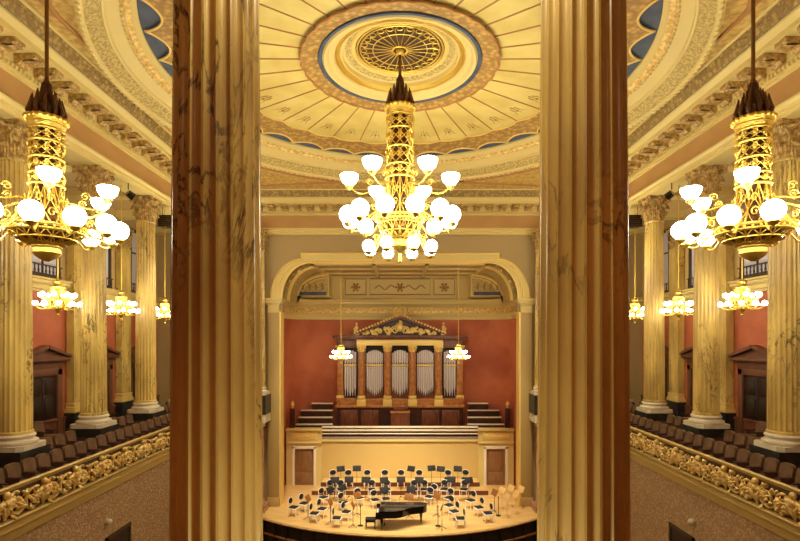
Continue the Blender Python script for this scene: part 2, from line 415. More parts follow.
# ------------------------------------------------------------------ columns
def flute(n=20,depth=.105):
    def f(a):
        t=(a*n/TAU)%1.0
        if t<.17 : return 1.0
        u=(t-.17)/.83*2-1
        return 1-depth*math.sqrt(max(0,1-u*u))
    return f
def shaft_mesh():
    b=MB(); n=20*12; H0,H1=.45,7.95; prof=[]
    for i in range(13):
        t=i/12; r=.405-.055*t**1.6; prof.append((r,H0+(H1-H0)*t))
    b.lathe(prof,n,rad=flute(),cap=False)
    b.lathe([(.40,.40),(.425,.40),(.43,.44),(.43,.48),(.405,.5)],48,cap=False)
    b.lathe([(.34,7.88),(.37,7.9),(.38,7.93),(.37,7.96),(.33,7.98)],48,cap=False)
    return b
def base_mesh():
    b=MB()
    oc=[(.53*sx*(1 if k else .8),.53*sy*(.8 if k else 1)) for sx,sy,k in((1,-1,0),(1,-1,1),(1,1,1),(1,1,0),(-1,1,0),(-1,1,1),(-1,-1,1),(-1,-1,0))]
    oc=[(.424,-.56),(.56,-.424),(.56,.424),(.424,.56),(-.424,.56),(-.56,.424),(-.56,-.424),(-.424,-.56)]
    b.prism(oc,'z',0,.13)
    b.lathe([(.50,.13),(.535,.15),(.545,.185),(.535,.22),(.5,.24),(.46,.25),(.445,.28),(.455,.31),(.475,.33),(.48,.36),(.465,.39),(.43,.41),(.38,.42)],48)
    return b
def leaf(b,base,ang,r0,z0,h,w,curl,lobes=4):
    ca,sa=math.cos(ang),math.sin(ang)
    def f(u,v):
        t=v; s_=(u-.5)*2
        wid=w*(math.sin(PI*(.15+.8*t))**.7)*(1-.15*abs(math.sin(lobes*PI*t)))
        zz=z0+h*math.sin(min(t,1)*PI*.58)/math.sin(PI*.5) if t<.86 else z0+h*(1-.55*(t-.86)/.14*.6)
        rr=r0+.03+.04*t+curl*t**4 - .04*abs(s_)**2
        rr+= .012*math.cos(s_*PI*3)
        x=rr; y=s_*wid/2
        return (base[0]+x*ca-y*sa,base[1]+x*sa+y*ca,base[2]+zz)
    b.grid(f,6,9)
def capital_mesh(r=.34,h=1.0):
    b=MB()
    b.lathe([(r*.98,0),(r*1.0,.2*h),(r*1.05,.5*h),(r*1.2,.75*h),(r*1.42,.86*h)],32)
    for k in range(8):
        leaf(b,(0,0,0),TAU*k/8,r,0,.40*h,.27,.13)
        leaf(b,(0,0,0),TAU*(k+.5)/8,r*1.02,.12*h,.56*h,.26,.16)
    for k in range(4):
        a=PI/4+k*PI/2; ca,sa=math.cos(a),math.sin(a)
        for sg in(-1,1):
            pts=[]
            for i in range(8):
                t=i/7; rr=r*1.1+(.58-r*1.1)*t**1.5; zz=h*(.55+.30*t); off=sg*(.16*(1-t)+.03)
                pts.append((rr*ca-off*sa,rr*sa+off*ca,zz))
            cx,cz=.58,h*.79
            for i in range(12):
                q=PI/2-i*.6; rad_=.065*(1-i/13); pts.append(((cx+rad_*math.cos(q))*ca-sg*.03*sa,(cx+rad_*math.cos(q))*sa+sg*.03*ca,cz+rad_*math.sin(q)))
            b.tube(pts,.022,5)
        a=k*PI/2; ca,sa=math.cos(a),math.sin(a)
        b.sphere((.47*ca,.47*sa,.92*h),.075,10)
        for sg in(-1,1):
            b.tube([( (.43)*ca-(sg*(.16-.11*t+.04*math.cos(t*8)))*sa,(.43)*sa+(sg*(.16-.11*t+.04*math.cos(t*8)))*ca,h*(.5+.3*t)+.03*math.sin(t*8)) for t in [i/10 for i in range(11)]],.018,5)
    # abacus with concave sides
    pts=[]
    for k in range(4):
        a0=PI/4+k*PI/2
        c0=Vector((.66*math.cos(a0),.66*math.sin(a0))); c1=Vector((.66*math.cos(a0+PI/2),.66*math.sin(a0+PI/2)))
        mid=(c0+c1)/2; nrm=mid.normalized()
        d=(c1-c0).normalized()
        for i in range(9):
            t=i/8; p=c0+d*.05+(c1-c0-d*.1)*t-nrm*(.07*math.sin(PI*t)); pts.append((p.x,p.y))
    b.prism(pts,'z',h*.87,h*.94); b.prism([(x*1.05,y*1.05) for x,y in pts],'z',h*.94,h*1.0)
    return b
def make_column(name,label,cat,loc):
    t=thing(name,label,cat,loc)
    return t
proto=thing('column','x','column',(0,0,0))
pl=MB().box(-.58,.58,-.58,.58,-1.05,0); pl.build('plinth','black',proto)
base_mesh().build('base','white',proto)
shaft_mesh().build('shaft','marble',proto,40)
cap=capital_mesh().build('capital','modil',proto,50); cap.location=(0,0,7.95)
XC=10.68
near=[(-1.68,4.60,'near fluted honey marble column in the left foreground, full picture height'),(1.68,4.60,'near fluted honey marble column in the right foreground, full picture height')]
firstc=True
def putcol(x,y,label,group):
    global firstc
    if firstc:
        proto.location=(x,y,8.0); proto['label']=label; proto['group']=group; firstc=False; return proto
    return dup(proto,(x,y,8.0),0,label,group)
for x,y,l in near: putcol(x,y,l,'foreground columns')
for sgn,side,edge in((-1,'left','left'),(1,'right','right')):
    labs=['fluted marble gallery column cut by the %s edge of the photo'%edge,
          'fluted marble gallery column on the %s, middle of three, beside the big side chandelier'%side,
          'fluted marble gallery column on the %s, closest to the foreground column'%side]
    for k,l in enumerate(labs): putcol(sgn*XC,13.88+S*k,l,'gallery columns')
    putcol(sgn*XC,13.88+3*S,'far fluted marble column of the %s gallery, behind the foreground column'%side,'gallery columns')
    putcol(sgn*XC,13.88-S,'fluted marble gallery column on the %s, nearest the camera of its row'%side,'gallery columns')
    # end wall column above pink pedestal column
    putcol(sgn*7.85,27.6,'marble column against the end wall %s of the stage niche, above a pink marble pier'%side,'end wall columns')
    t=thing('pedestal_pier','pink marble pier standing on the stage floor %s of the niche'%side,'pier',(sgn*7.85,27.6,STAGE))
    MB().box(-.5,.5,-.5,.5,-1.6,.35).build('base','pink',t)
    MB().lathe([(.42,.35),(.36,.5),(.34,.6),(.33,4.6)],40).build('shaft','pink',t)
    MB().lathe([(.33,4.6),(.4,4.66),(.4,4.74),(.36,4.8),(.44,4.9)],40).box(-.56,.56,-.56,.56,4.9,5.34).build('capital','white',t)
# gallery back wall pilasters
pp=thing('pilaster','x','pilaster',(0,0,0))
b=MB().box(-.4,.4,-.16,.16,.42,7.5)
for k in range(5):
    xx=-.28+.14*k
    b.box(xx-.035,xx+.035,-.18,-.15,.6,7.3)
b.build('shaft','goldbright' if False else 'marble',pp)
b=MB().bevbox(-.5,.5,-.24,.2,0,.14,.01)
b.bevbox(-.47,.47,-.22,.18,.14,.24,.04).bevbox(-.43,.43,-.19,.18,.24,.31,.01).bevbox(-.46,.46,-.21,.18,.31,.4,.035); b.build('base','goldbright',pp)
MB().box(-.5,.5,-.22,.2,-1.05,0).build('plinth','black',pp)
b=MB().box(-.36,.36,-.14,.16,7.5,8.35)
for k in range(3):
    for tt,(z0,h_) in enumerate(((7.5,.4),(7.62,.56))):
        def fl(u,v,k=k,z0=z0,h_=h_,tt=tt):
            w=.25*math.sin(PI*(.15+.8*v))**.7
            return (-.25+.25*k+(u-.5)*w+(.125 if tt else 0),-.16-.14*v**3,z0+h_*math.sin(v*PI*.58))
        b.grid(fl,5,7)
for sg in(-1,1): b.tube([(sg*(.42-.06*(1-i/14)*math.cos(i*.6)),-.2,8.2+.08*(1-i/14)*math.sin(i*.6)) for i in range(13)],.03,5)
b.box(-.52,.52,-.26,.2,8.35,8.5); b.build('capital','modil',pp)
first=True
for sgn,side in((-1,'left'),(1,'right')):
    for k,l in enumerate(['gold pilaster on the %s gallery wall between the first and second column'%side,'gold pilaster on the %s gallery wall behind the middle column'%side,'gold pilaster on the %s gallery wall, right next to a dark doorway and far column'%side,'last gold pilaster on the %s gallery wall beside the foreground column'%side]):
        y=13.88+S*k
        rz=PI/2 if sgn<0 else -PI/2
        if first: pp.location=(sgn*13.59,y,8.0); pp.rotation_euler=(0,0,rz); pp['label']=l; pp['group']='gallery wall pilasters'; first=False
        else: dup(pp,(sgn*13.59,y,8.0),rz,l,'gallery wall pilasters')

# ------------------------------------------------------------------ gallery doors, windows
def make_door(i,sgn,y):
    d=bpy.data.objects.new('door_%d'%i,None); COL.objects.link(d); d['kind']='structure'
    d.location=(sgn*13.8,y,6.95); d.rotation_euler=(0,0,PI/2 if sgn<0 else -PI/2)   # local -y faces hall
    b=MB()
    for k in range(2):
        s_=-1 if k==0 else 1
        MBd=MB(); xa,xb=sorted((0,s_*.75)); MBd.bevbox(xa+.01,xb-.01,-.05,0,0,2.65,.006)
        for z0,z1 in((.15,.85),(1.0,1.75),(1.9,2.5)): MBd.bevbox(xa+.12,xb-.12,-.075,-.04,z0,z1,.015)
        MBd.build('door_leaf','doorwood',d)
    b=MB()
    b.bevbox(-1.02,-.75,-.14,0,0,2.9,.02).bevbox(.75,1.02,-.14,0,0,2.9,.02).bevbox(-1.02,1.02,-.14,0,2.65,2.92,.02)
    b.bevbox(-1.1,1.1,-.1,0,2.92,3.22,.01)
    b.bevbox(-1.28,1.28,-.3,0,3.22,3.34,.02)
    b.build('door_frame','stonebrown',d)
    b=MB()
    b.prism([(-1.28,3.34),(1.28,3.34),(1.0,3.42),(-1.0,3.42)],'y',-.2,0)
    for s_ in(-1,1):
        b.prism([(s_*1.34,3.34),(s_*1.34,3.44),(s_*.02,3.86),(s_*.02,3.72)],'y',-.32,0)
    b.prism([(-1.1,3.4),(1.1,3.4),(0,3.74)],'y',-.12,0)
    b.build('door_pediment','stonebrown',d)
def make_window(i,sgn,y):
    w=bpy.data.objects.new('window_%d'%i,None); COL.objects.link(w); w['kind']='structure'
    w.location=(sgn*13.8,y,H(2.55)); w.rotation_euler=(0,0,PI/2 if sgn<0 else -PI/2)
    b=MB()
    MB().box(-.8,.8,-.03,-.01,.0,3.0).build('window_pane','pane',w)
    b.box(-.95,-.8,-.1,0,-.1,3.15).box(.8,.95,-.1,0,-.1,3.15).box(-.95,.95,-.1,0,3.0,3.15).box(-.95,.95,-.14,0,-.14,.02)
    b.box(-.03,.03,-.08,-.02,0,3).box(-.8,.8,-.08,-.02,1.9,1.97)
    b.build('window_frame','winframe',w)
    b=MB()
    b.box(-.9,.9,-.22,-.16,.3,.35)
    for k in range(9): b.lathe([(.02,0),(.035,.1),(.02,.2),(.03,.3)],8,(-.8+.2*k,-.19,0))
    b.build('window_railing','winframe',w)
n=1
for sgn in(-1,1):
    for k in range(4):
        make_door(n,sgn,13.88+S*(k+.5)); make_window(n,sgn,13.88+S*(k+.5)); n+=1

# ------------------------------------------------------------------ gallery parapets
def scroll_mesh(L):
    b=MB(); hh=.66
    def spiral(cx,cz,r,dirn,a0,turns,th):
        pts=[];rs=[]
        N=26
        for i in range(N+1):
            t=i/N; rr=r*(1-t)**.8+.02; a=a0+dirn*turns*TAU*t
            pts.append((cx+rr*math.cos(a),-.04-.05*t,cz+rr*math.sin(a))); rs.append(th*(1-.45*t))
        b.tube(pts,rs,6)
    def lf(cx,cz,ang,l,w):
        ca,sa=math.cos(ang),math.sin(ang)
        def f(u,v):
            s_=(u-.5)*2; wid=w*math.sin(PI*(.08+.9*v))**.8*(1-.25*abs(math.sin(3.5*PI*v)))
            x=l*v; y=s_*wid/2; return (cx+x*ca-y*sa,-.05-.09*math.sin(PI*v*.9)*(1-.5*s_*s_)-.03*v,cz+x*sa+y*ca)
        b.grid(f,4,8)
    for k,(cx,d) in enumerate(((L*.27,1),(L*.73,-1))):
        cz=.33
        spiral(cx,cz,.25,d,PI*.5*(1 if d>0 else 3),1.6,.045)
        spiral(cx,cz,.30,-d,PI*(0 if d>0 else 1),.75,.035)
        b.sphere((cx,-.09,cz),.075,10)
        for q in range(8): lf(cx,cz,TAU*q/8+.3,.17,.09)
        for q in range(5): lf(cx+.2*math.cos(q*1.3)*d,cz+.22*math.sin(q*1.3+.5),q*1.3+1.2*d,.17,.12)
        for q in range(3): b.sphere((cx+d*(.2+.05*q),-.07,.55-.04*q),.035,6)
    # pedestal figure between scrolls: shell with cherub-like boss
    lf(0,.05,PI/2,.55,.22)
    for s_ in(-1,1): lf(0,.08,PI/2+s_*.5,.5,.16); lf(0,.5,PI/2+s_*1.9,.3,.13)
    b.sphere((0,-.1,.6),.085,12,1.1); b.sphere((0,-.08,.42),.1,10,1.2)
    for s_ in(-1,1): b.tube([(s_*.04,-.1,.45),(s_*.16,-.1,.42),(s_*.24,-.08,.52),(s_*.3,-.06,.48)],[.04,.035,.03,.02],6)
    return b
LM=S/3
sm=scroll_mesh(LM)
scr0=None
for sgn,side in((-1,'left'),(1,'right')):
    t=thing('gallery_parapet','long gilded scrollwork parapet along the front of the %s gallery'%side,'parapet',(sgn*XP,0,6.5))
    path=[(0,27.2),(0,6.3)] if sgn<0 else [(0,6.3),(0,27.2)]
    z0=-6.5
    b=MB(); b.sweep(path,[(-.1,H(-3.42)+z0),(-.08,H(-3.35)+z0),(.04,H(-3.32)+z0),(.08,H(-3.35)+z0),(.05,H(-3.39)+z0),(.03,H(-3.44)+z0),(-.12,H(-3.44)+z0)],closeprof=True); b.build('handrail','parapet',t)
    b=MB(); b.sweep(path,[(-.12,H(-3.42)+z0),(-.0,H(-3.42)+z0),(-.0,H(-4.08)+z0),(-.12,H(-4.08)+z0)],closeprof=True); b.build('panel','grille',t)
    b=MB(); b.sweep(path,[(-.12,H(-4.08)+z0),(.10,H(-4.08)+z0),(.13,H(-4.12)+z0),(.10,H(-4.16)+z0),(.02,H(-4.18)+z0),(.02,H(-4.27)+z0),(.07,H(-4.29)+z0),(.08,H(-4.33)+z0),(.0,H(-4.36)+z0),(-.03,H(-4.6)+z0),(-.12,H(-4.6)+z0)],closeprof=True); b.build('moulding','parapet',t)
    for k in range(17):
        y=11.2-3*LM+(k)*LM
        if scr0 is None: scr0=o=sm.build('scroll_relief','goldpaint',t,50)
        else: o=scr0.copy(); COL.objects.link(o); o.parent=t
        y0=y-LM/2 
        # local x along wall; left side: facing +x
        if sgn<0: o.rotation_euler=(0,0,PI/2); o.location=(.0,y,H(-4.1)+z0)
        else: o.rotation_euler=(0,0,-PI/2); o.location=(.0,y+0,H(-4.1)+z0)

# ------------------------------------------------------------------ gallery seats
def make_seat():
    t=thing('theatre_chair','x','chair')
    def pad(u,v,x0=0): pass
    MB().bevbox(-.21,.21,-.25,.2,.38,.47,.03).build('seat','seatfab',t)
    b=MB()
    N=10; poly=[(-.21,.44),(.21,.44),(.22,.8)]+[(.22*math.cos(a)**.6 if math.cos(a)>0 else -.22*(-math.cos(a))**.6,.82+.09*math.sin(a)) for a in [PI*i/N for i in range(1,N)]]+[(-.22,.8)]
    b.prism(poly,'y',.16,.24); b.v=[(x,y+.18*(z-.44),z) for x,y,z in b.v]
    b.build('backrest','seatfab',t)
    for s_ in(-1,1):
        b=MB().bevbox(s_*.235-.02,s_*.235+.02,-.22,.22,.58,.62,.01); b.build('armrest','seatwood',t)
        MB().bevbox(s_*.235-.018,s_*.235+.018,-.1,.16,0,.58,.008).build('leg','seatwood',t)
    return t
seat0=make_seat(); sfirst=True
def putseat(x,y,z,rz,label,group):
    global sfirst
    if sfirst: seat0.location=(x,y,z); seat0.rotation_euler=(0,0,rz); seat0['label']=label; seat0['group']=group; sfirst=False
    else: dup(seat0,(x,y,z),rz,label,group)
for sgn,side in((-1,'left'),(1,'right')):
    # stepped platforms of the seat rows, between the columns
    for k in range(5):
        ya=13.88+S*(k-1)+.62; yb_=13.88+S*k-.62
        x0,x1=sorted((sgn*10.15,sgn*12.7)); struct(MB().box(x0,x1,ya,yb_,6.95,7.1),tname(),'hallfloor')
        x0,x1=sorted((sgn*11.0,sgn*12.0)); struct(MB().box(x0,x1,ya+.2,yb_-.2,7.1,7.45),tname(),'hallfloor')
    rz=PI/2 if sgn<0 else -PI/2     # faces hall centre: local -y -> toward centre
    rz0=rz
    y=12.2; i=0
    while y<22.6:
        putseat(sgn*9.62,y,6.95,rz0,'brown upholstered seat in the %s gallery front row, %s from the %s edge'%(side,ORD[i],side),'front row seats of the %s gallery'%side)
        y+=.54; i+=1
    for r,(xx,zz) in enumerate(((10.62,7.1),(11.5,7.45))):
        for bay in range(3):
            yc=13.88+S*(bay+.5)-(.0)
            if bay==2 and r==1: pass
            for q in range(4 if r==0 else 3):
                yy=yc+(-.84+.56*q if r==0 else -.56+.56*q)
                bayn=['beyond the first column','beyond the middle column','beyond the third column'][bay]
                putseat(sgn*xx,yy,zz,rz0,'brown seat in the %s gallery %s row %s, %s in the bay'%(side,['second','back'][r],bayn,ORD[q]),'%s row seats of the %s gallery'%(['second','back'][r],side))

# ------------------------------------------------------------------ chandeliers
def lat(b,prof,n,nb,c=(0,0,0),r=.012,twist=1.0):
    """diamond lattice of wires over a lathe profile"""
    zs=[p[1] for p in prof]
    def rad(t):
        x=t*(len(prof)-1); i=min(int(x),len(prof)-2); f=x-i
        return (prof[i][0]*(1-f)+prof[i+1][0]*f,prof[i][1]*(1-f)+prof[i+1][1]*f)
    for s_ in(-1,1):
        for k in range(n):
            pts=[]
            for i in range(nb+1):
                t=i/nb; rr,z=rad(t); a=TAU*k/n+s_*twist*TAU*t/n*2
                pts.append((c[0]+rr*math.cos(a),c[1]+rr*math.sin(a),c[2]+z))
            b.tube(pts,r,4,cap=False)
def scurve(p0,p1,sag,n=10):
    out=[]
    for i in range(n+1):
        t=i/n; out.append((p0[0]+(p1[0]-p0[0])*t,p0[1]+(p1[1]-p0[1])*t,p0[2]+(p1[2]-p0[2])*t-sag*math.sin(PI*t)+sag*.35*math.sin(2*PI*t)))
    return out
def chandelier(name,label,loc,P,group=None):
    """P: heights relative to loc z. """
    t=thing(name,label,'chandelier',loc,0,group)
    sc_=P['s']
    # rod and finial
    MB().tube([(0,0,P['crown']+.2),(0,0,P['top'])],.05*sc_,10).build('rod','rod',t)
    b=MB(); z=P['crown']
    b.lathe([(.33*sc_,z-.45*sc_),(.36*sc_,z-.2*sc_),(.2*sc_,z-.05*sc_),(.12*sc_,z+.1*sc_),(.15*sc_,z+.2*sc_),(.06*sc_,z+.35*sc_),(.11*sc_,z+.5*sc_),(.05*sc_,z+.62*sc_),(.04*sc_,z+1.0*sc_)],20)
    for k in range(12):
        a=TAU*k/12; ca,sa=math.cos(a),math.sin(a)
        for (rr,h_,w) in((.37,.62,.065),(.24,.8,.055),(.13,1.0,.04)):
            x=rr*sc_
            b.tube([(x*ca,x*sa,z-.45*sc_),((x+.05*sc_)*ca,(x+.05*sc_)*sa,z-.3*sc_),(x*ca,x*sa,z-.5*sc_+h_*sc_*.6),((x-.02)*ca,(x-.02)*sa,z-.5*sc_+h_*sc_)],[w*sc_*.6,w*sc_,w*sc_*.9,.012],6)
    b.build('crown','bronze',t)
    # collar
    b=MB(); z=P['crown']-.45*sc_; R=.46*sc_
    b.lathe([(R*.8,z+.02),(R*1.02,z),(R*1.06,z-.08*sc_),(R*.95,z-.16*sc_),(R*.98,z-.2*sc_),(R*.86,z-.3*sc_),(R*.8,z-.34*sc_)],40,rad=lambda a:1+.02*math.sin(a*20))
    for k in range(20):
        a=TAU*k/20; b.sphere((R*1.05*math.cos(a),R*1.05*math.sin(a),z-.05*sc_),.06*sc_,8)
    b.build('collar','gold',t)
    # drum
    zb=z-.34*sc_; ze=P['drum']; r1=P['rd']
    b=MB(); b.lathe([(r1*.78,zb),(r1*.72,(zb+ze)/2),(r1*.78,ze)],24); b.build('core','bronze',t)
    b=MB()
    hgt=zb-ze
    for q,(f0,f1) in enumerate(((0,.2),(.22,.5),(.52,.78),(.8,1))):
        za,zz_=zb-hgt*f0,zb-hgt*f1
        lat(b,[(r1,za),(r1*1.03,(za+zz_)/2),(r1,zz_)],10,6,r=.018*sc_)
        b.tube([(r1*1.05*math.cos(a),r1*1.05*math.sin(a),za) for a in [TAU*i/32 for i in range(32)]],.035*sc_,6,closed=True)
        for k in range(10):
            a=TAU*(k+.5)/10; rr=r1*1.06
            b.tube([((rr+.04*sc_*math.sin(w))*math.cos(a+.13*math.cos(w)*(1-w/12)),(rr+.04*sc_*math.sin(w))*math.sin(a+.13*math.cos(w)*(1-w/12)),(za+zz_)/2+(za-zz_)*.32*math.sin(w)*(1-w/12)) for w in [i*.7 for i in range(14)]],.022*sc_,4)
            b.sphere((rr*math.cos(a),rr*math.sin(a),(za+zz_)/2),.05*sc_,6)
    b.tube([(r1*1.08*math.cos(a),r1*1.08*math.sin(a),ze) for a in [TAU*i/32 for i in range(32)]],.045*sc_,6,closed=True)
    b.build('drum_filigree','gold',t)
    # skirt
    b=MB(); zs=P['ringz']; rs=P['rring']
    prof=[(r1,ze),(r1*1.05,ze-(ze-zs)*.3),(r1+(rs-r1)*.35,ze-(ze-zs)*.6),(rs,zs)]
    lat(b,prof,12,8,r=.018*sc_,twist=.7)
    for k in range(12):
        a=TAU*k/12; ca,sa=math.cos(a),math.sin(a)
        b.tube([(p[0]*ca,p[0]*sa,p[1]) for p in prof],.028*sc_,5)
        for fr in(.35,.7):
            rr=r1+(rs-r1)*fr**2+.03; zz_=ze-(ze-zs)*fr; a2=a+TAU/24
            b.tube([(rr*math.cos(a2+.16*math.cos(w)*(1-w/10)),rr*math.sin(a2+.16*math.cos(w)*(1-w/10)),zz_+.14*sc_*math.sin(w)*(1-w/10)) for w in [i*.7 for i in range(12)]],.02*sc_,4)
    for rr,zz_,th in((rs,zs,.05),(rs,zs-.12*sc_,.035)):
        b.tube([(rr*math.cos(a),rr*math.sin(a),zz_) for a in [TAU*i/40 for i in range(40)]],th*sc_,6,closed=True)
    for k in range(32):
        a=TAU*k/32; b.sphere((rs*1.02*math.cos(a),rs*1.02*math.sin(a),zs-.06*sc_),.035*sc_,6)
    b.build('skirt_filigree','gold',t)
    b=MB(); b.lathe([(r1*.75,ze),(r1*.8,ze-(ze-zs)*.4),(r1*.9,ze-(ze-zs)*.75),(rs*.6,zs)],24,cap=False); b.build('inner_core','bronze',t)
    b=MB(); b.lathe([(rs*.9,zs-.1*sc_),(rs*.85,zs-(zs-P['basket'])*.35),(rs*.6,zs-(zs-P['basket'])*.75),(rs*.3,P['basket']+.02)],28,cap=False); b.build('inner_bowl','rod',t)
    # basket
    b=MB(); zb2=P['basket']
    prof=[(rs,zs-.1*sc_),(rs*.97,zs-(zs-zb2)*.3),(rs*.8,zs-(zs-zb2)*.65),(rs*.5,zs-(zs-zb2)*.9),(rs*.36,zb2)]
    lat(b,prof,16,10,r=.016*sc_,twist=1.0)
    for k in range(16):
        a=TAU*k/16; b.tube([(p[0]*math.cos(a),p[0]*math.sin(a),p[1]) for p in prof],.02*sc_,5)
    for p in prof[1:]: b.tube([(p[0]*math.cos(a),p[0]*math.sin(a),p[1]) for a in [TAU*i/36 for i in range(36)]],.025*sc_,5,closed=True)
    b.build('basket','gold',t)
    b=MB(); zf=P['bottom']; r_=rs*.38
    b.lathe([(r_,zb2+.03),(r_*1.05,zb2-.03),(r_*.95,zb2-.08*sc_),(r_*.98,zb2-.2*sc_),(r_*.75,zb2-.3*sc_),(r_*.5,zb2-.36*sc_),(r_*.2,zb2-.42*sc_),(.05*sc_,zf+.1*sc_),(.07*sc_,zf+.06*sc_),(.01,zf)],24,rad=lambda a:1+.02*math.sin(a*12))
    b.build('pendant','gold' if P.get('gp',1) else 'bronze',t)
    # lamps: every globe with its arm
    gm=None
    for (kind,n_,rr,hz,gr,ph0,r0,h0) in P['lamps']:
        am=None
        for k in range(n_):
            a=ph0+TAU*k/n_; ca,sa=math.cos(a),math.sin(a)
            if am is None:
                b=MB()
                b.tube(scurve((r0,0,h0),(rr,0,hz-gr*(1.15 if kind=='cup' else 1.1)),.18*sc_ if kind!='low' else .1*sc_),.026*sc_,6)
                b.tube([(r0+(rr-r0)*(.45)+.12*sc_*math.cos(w)*(1-w/11),0,h0+(hz-h0)*.5+.12*sc_*math.sin(w)*(1-w/11)) for w in [i*.7 for i in range(13)]],.02*sc_,5)
                b.lathe([(.03*sc_,-gr*1.45),(.1*sc_,-gr*1.25),(.14*sc_,-gr*1.02),(.12*sc_,-gr*.9)],12,(rr,0,hz))
                ao=b.build('lamp_arm','gold',t); am=ao
                b=MB()
                if kind=='cup':
                    b.lathe([(1e-4,-gr*.95),(gr*.45,-gr*.85),(gr*.85,-gr*.45),(gr*1.05,.0),(gr*1.08,gr*.35),(gr*.95,gr*.42),(gr*.5,gr*.40),(1e-4,gr*.38)],20,(0,0,0),cap=False)
                else: b.sphere((0,0,0),gr,16)
                go=b.build('globe',P.get('gm','globe'),t); gmesh=go
                ao.rotation_euler=(0,0,a); go.location=(rr*ca,rr*sa,hz)
            else:
                ao=am.copy(); COL.objects.link(ao); ao.parent=t; ao.rotation_euler=(0,0,a)
                go=gmesh.copy(); COL.objects.link(go); go.parent=t; go.location=(rr*ca,rr*sa,hz)
    return t
pm=dict(s=1.0,top=9.6-2.55,crown=7.72+.45-2.55,drum=5.35-2.55,rd=.42,ringz=4.05-2.55,rring=.75,basket=3.3-2.55,bottom=0.0,
    lamps=[('globe',12,1.74,4.06-2.55,.285,math.radians(15),.7,4.3-2.55),('cup',6,1.68,5.38-2.55,.28,math.radians(0),.45,5.1-2.55),('low',8,1.1,3.05-2.55,.2,math.radians(22.5),.6,3.6-2.55)])
chandelier('chandelier','huge gilded central chandelier with opal globes hanging from the ceiling rosette',(0,DY,H(2.55)),pm)
ps=dict(s=.80,top=8.14-1.75,crown=4.82+.36-1.75,drum=3.35-1.75,rd=.30,ringz=2.42-1.75,rring=.72,basket=2.05-1.75,bottom=.05,
    lamps=[('globe',12,1.38,2.5-1.75,.21,math.radians(25),.7,2.5-1.75),('cup',6,1.25,3.3-1.75,.2,math.radians(7),.4,3.0-1.75)])
sc1=chandelier('chandelier','gilded globe chandelier hanging at the upper left before the left gallery',(-7.7,10.9,H(1.75)),ps,'corner chandeliers')
dup(sc1,(7.7,10.9,H(1.75)),PI-math.radians(16)*0,'gilded globe chandelier hanging at the upper right before the right gallery','corner chandeliers').rotation_euler=(0,0,math.radians(43))
dup(sc1,(-7.75,22.0,H(1.75)),0,'far gilded globe chandelier at the stage end, behind the left foreground column','corner chandeliers')
dup(sc1,(7.75,22.0,H(1.75)),PI,'far gilded globe chandelier at the stage end, behind the right foreground column','corner chandeliers')

def small_chand(label,loc,top,group,cat='chandelier',sc_=1.0):
    t=thing('small_chandelier',label,cat,loc,0,group)
    MB().tube([(0,0,.5),(0,0,top)],.022,8).build('rod','gold' if top>4.4 else 'rod',t)
    b=MB()
    b.lathe([(.02,-.36),(.05,-.32),(.02,-.27),(.07,-.2),(.14,-.12),(.1,-.06),(.06,.0),(.08,.1),(.14,.2),(.08,.3),(.06,.42),(.2,.5),(.22,.56),(.1,.62),(.14,.72),(.05,.8)],16)
    lat(b,[(.2,.5),(.16,.3),(.3,.05),(.15,-.15)],8,8,r=.012); b.build('body','gold',t)
    b=MB()
    for r_,z_ in((.42,.2),(.52,-.02)): b.tube([(r_*math.cos(a),r_*math.sin(a),z_) for a in [TAU*i/28 for i in range(28)]],.018,5,closed=True)
    b.build('hoop','gold',t)
    ao=go=None
    for n_,r_,z_,gr in((8,.46,.31,.068),(10,.6,.03,.07)):
        for k in range(n_):
            a=TAU*(k+.5)/n_
            b=None
            if k==0:
                b=MB().tube(scurve((.1,0,z_-.1),(r_,0,z_-gr),.08,6),.014,5); b.lathe([(.02,-gr*1.3),(.04,-gr)],8,(r_,0,z_)); ao=b.build('lamp_arm','gold',t); a_first=ao
                ao.rotation_euler=(0,0,a)
                if go is None: go=MB().sphere((0,0,0),gr,10).build('globe','smallglobe',t); g=go
                else: g=go.copy(); COL.objects.link(g); g.parent=t
            else:
                x=a_first.copy(); COL.objects.link(x); x.parent=t; x.rotation_euler=(0,0,a)
                g=go.copy(); COL.objects.link(g); g.parent=t
            g.location=(r_*math.cos(a),r_*math.sin(a),z_)
    return t
g0=None
for sgn,side in((-1,'left'),(1,'right')):
    for k,l in enumerate(['small two-tier chandelier of the %s gallery nearest the %s edge'%(side,side),'small two-tier chandelier of the %s gallery, between the middle and third column'%side,'small two-tier chandelier of the %s gallery beside the foreground column'%side]):
        loc=(sgn*10.72,13.88+S*(k+.5),H(1.1))
        if g0 is None: g0=small_chand(l,loc,5.95-1.1,'small gallery chandeliers')
        else: dup(g0,loc,0,l,'small gallery chandeliers')
    # (rod reaches the soffit)
g1=small_chand('small two-tier chandelier on a long thin rod, left of the organ',(PX(341,29.4),29.4,PZ(357,29.4)),H(4.36)-PZ(357,29.4),'organ chandeliers')
dup(g1,(PX(458.5,29.4),29.4,PZ(357,29.4)),0,'small two-tier chandelier on a long thin rod, right of the organ','organ chandeliers')
for o in (g1,): pass

# ------------------------------------------------------------------ end wall and niche
YW=28.45
hw=6.75
def archcurve(a=5.07,w=6.7,h0=2.37,h1=4.38,n=14,off=0):
    pts=[(-w-off,h0)]
    for i in range(1,n+1):
        q=PI/2*i/n; pts.append((-(a)-(w-a+off)*math.cos(q),h0+(h1-h0+off)*math.sin(q)))
    return pts
inn=archcurve(); inn=[(x,H(z)) for x,z in inn]; inner_full=[(-6.85,0.0)]+[(-6.85,H(1.6))]+[(-6.7,H(1.6))]+inn+[(-x,z) for x,z in reversed(inn)]+[(6.7,H(1.6)),(6.85,H(1.6)),(6.85,0.0)]
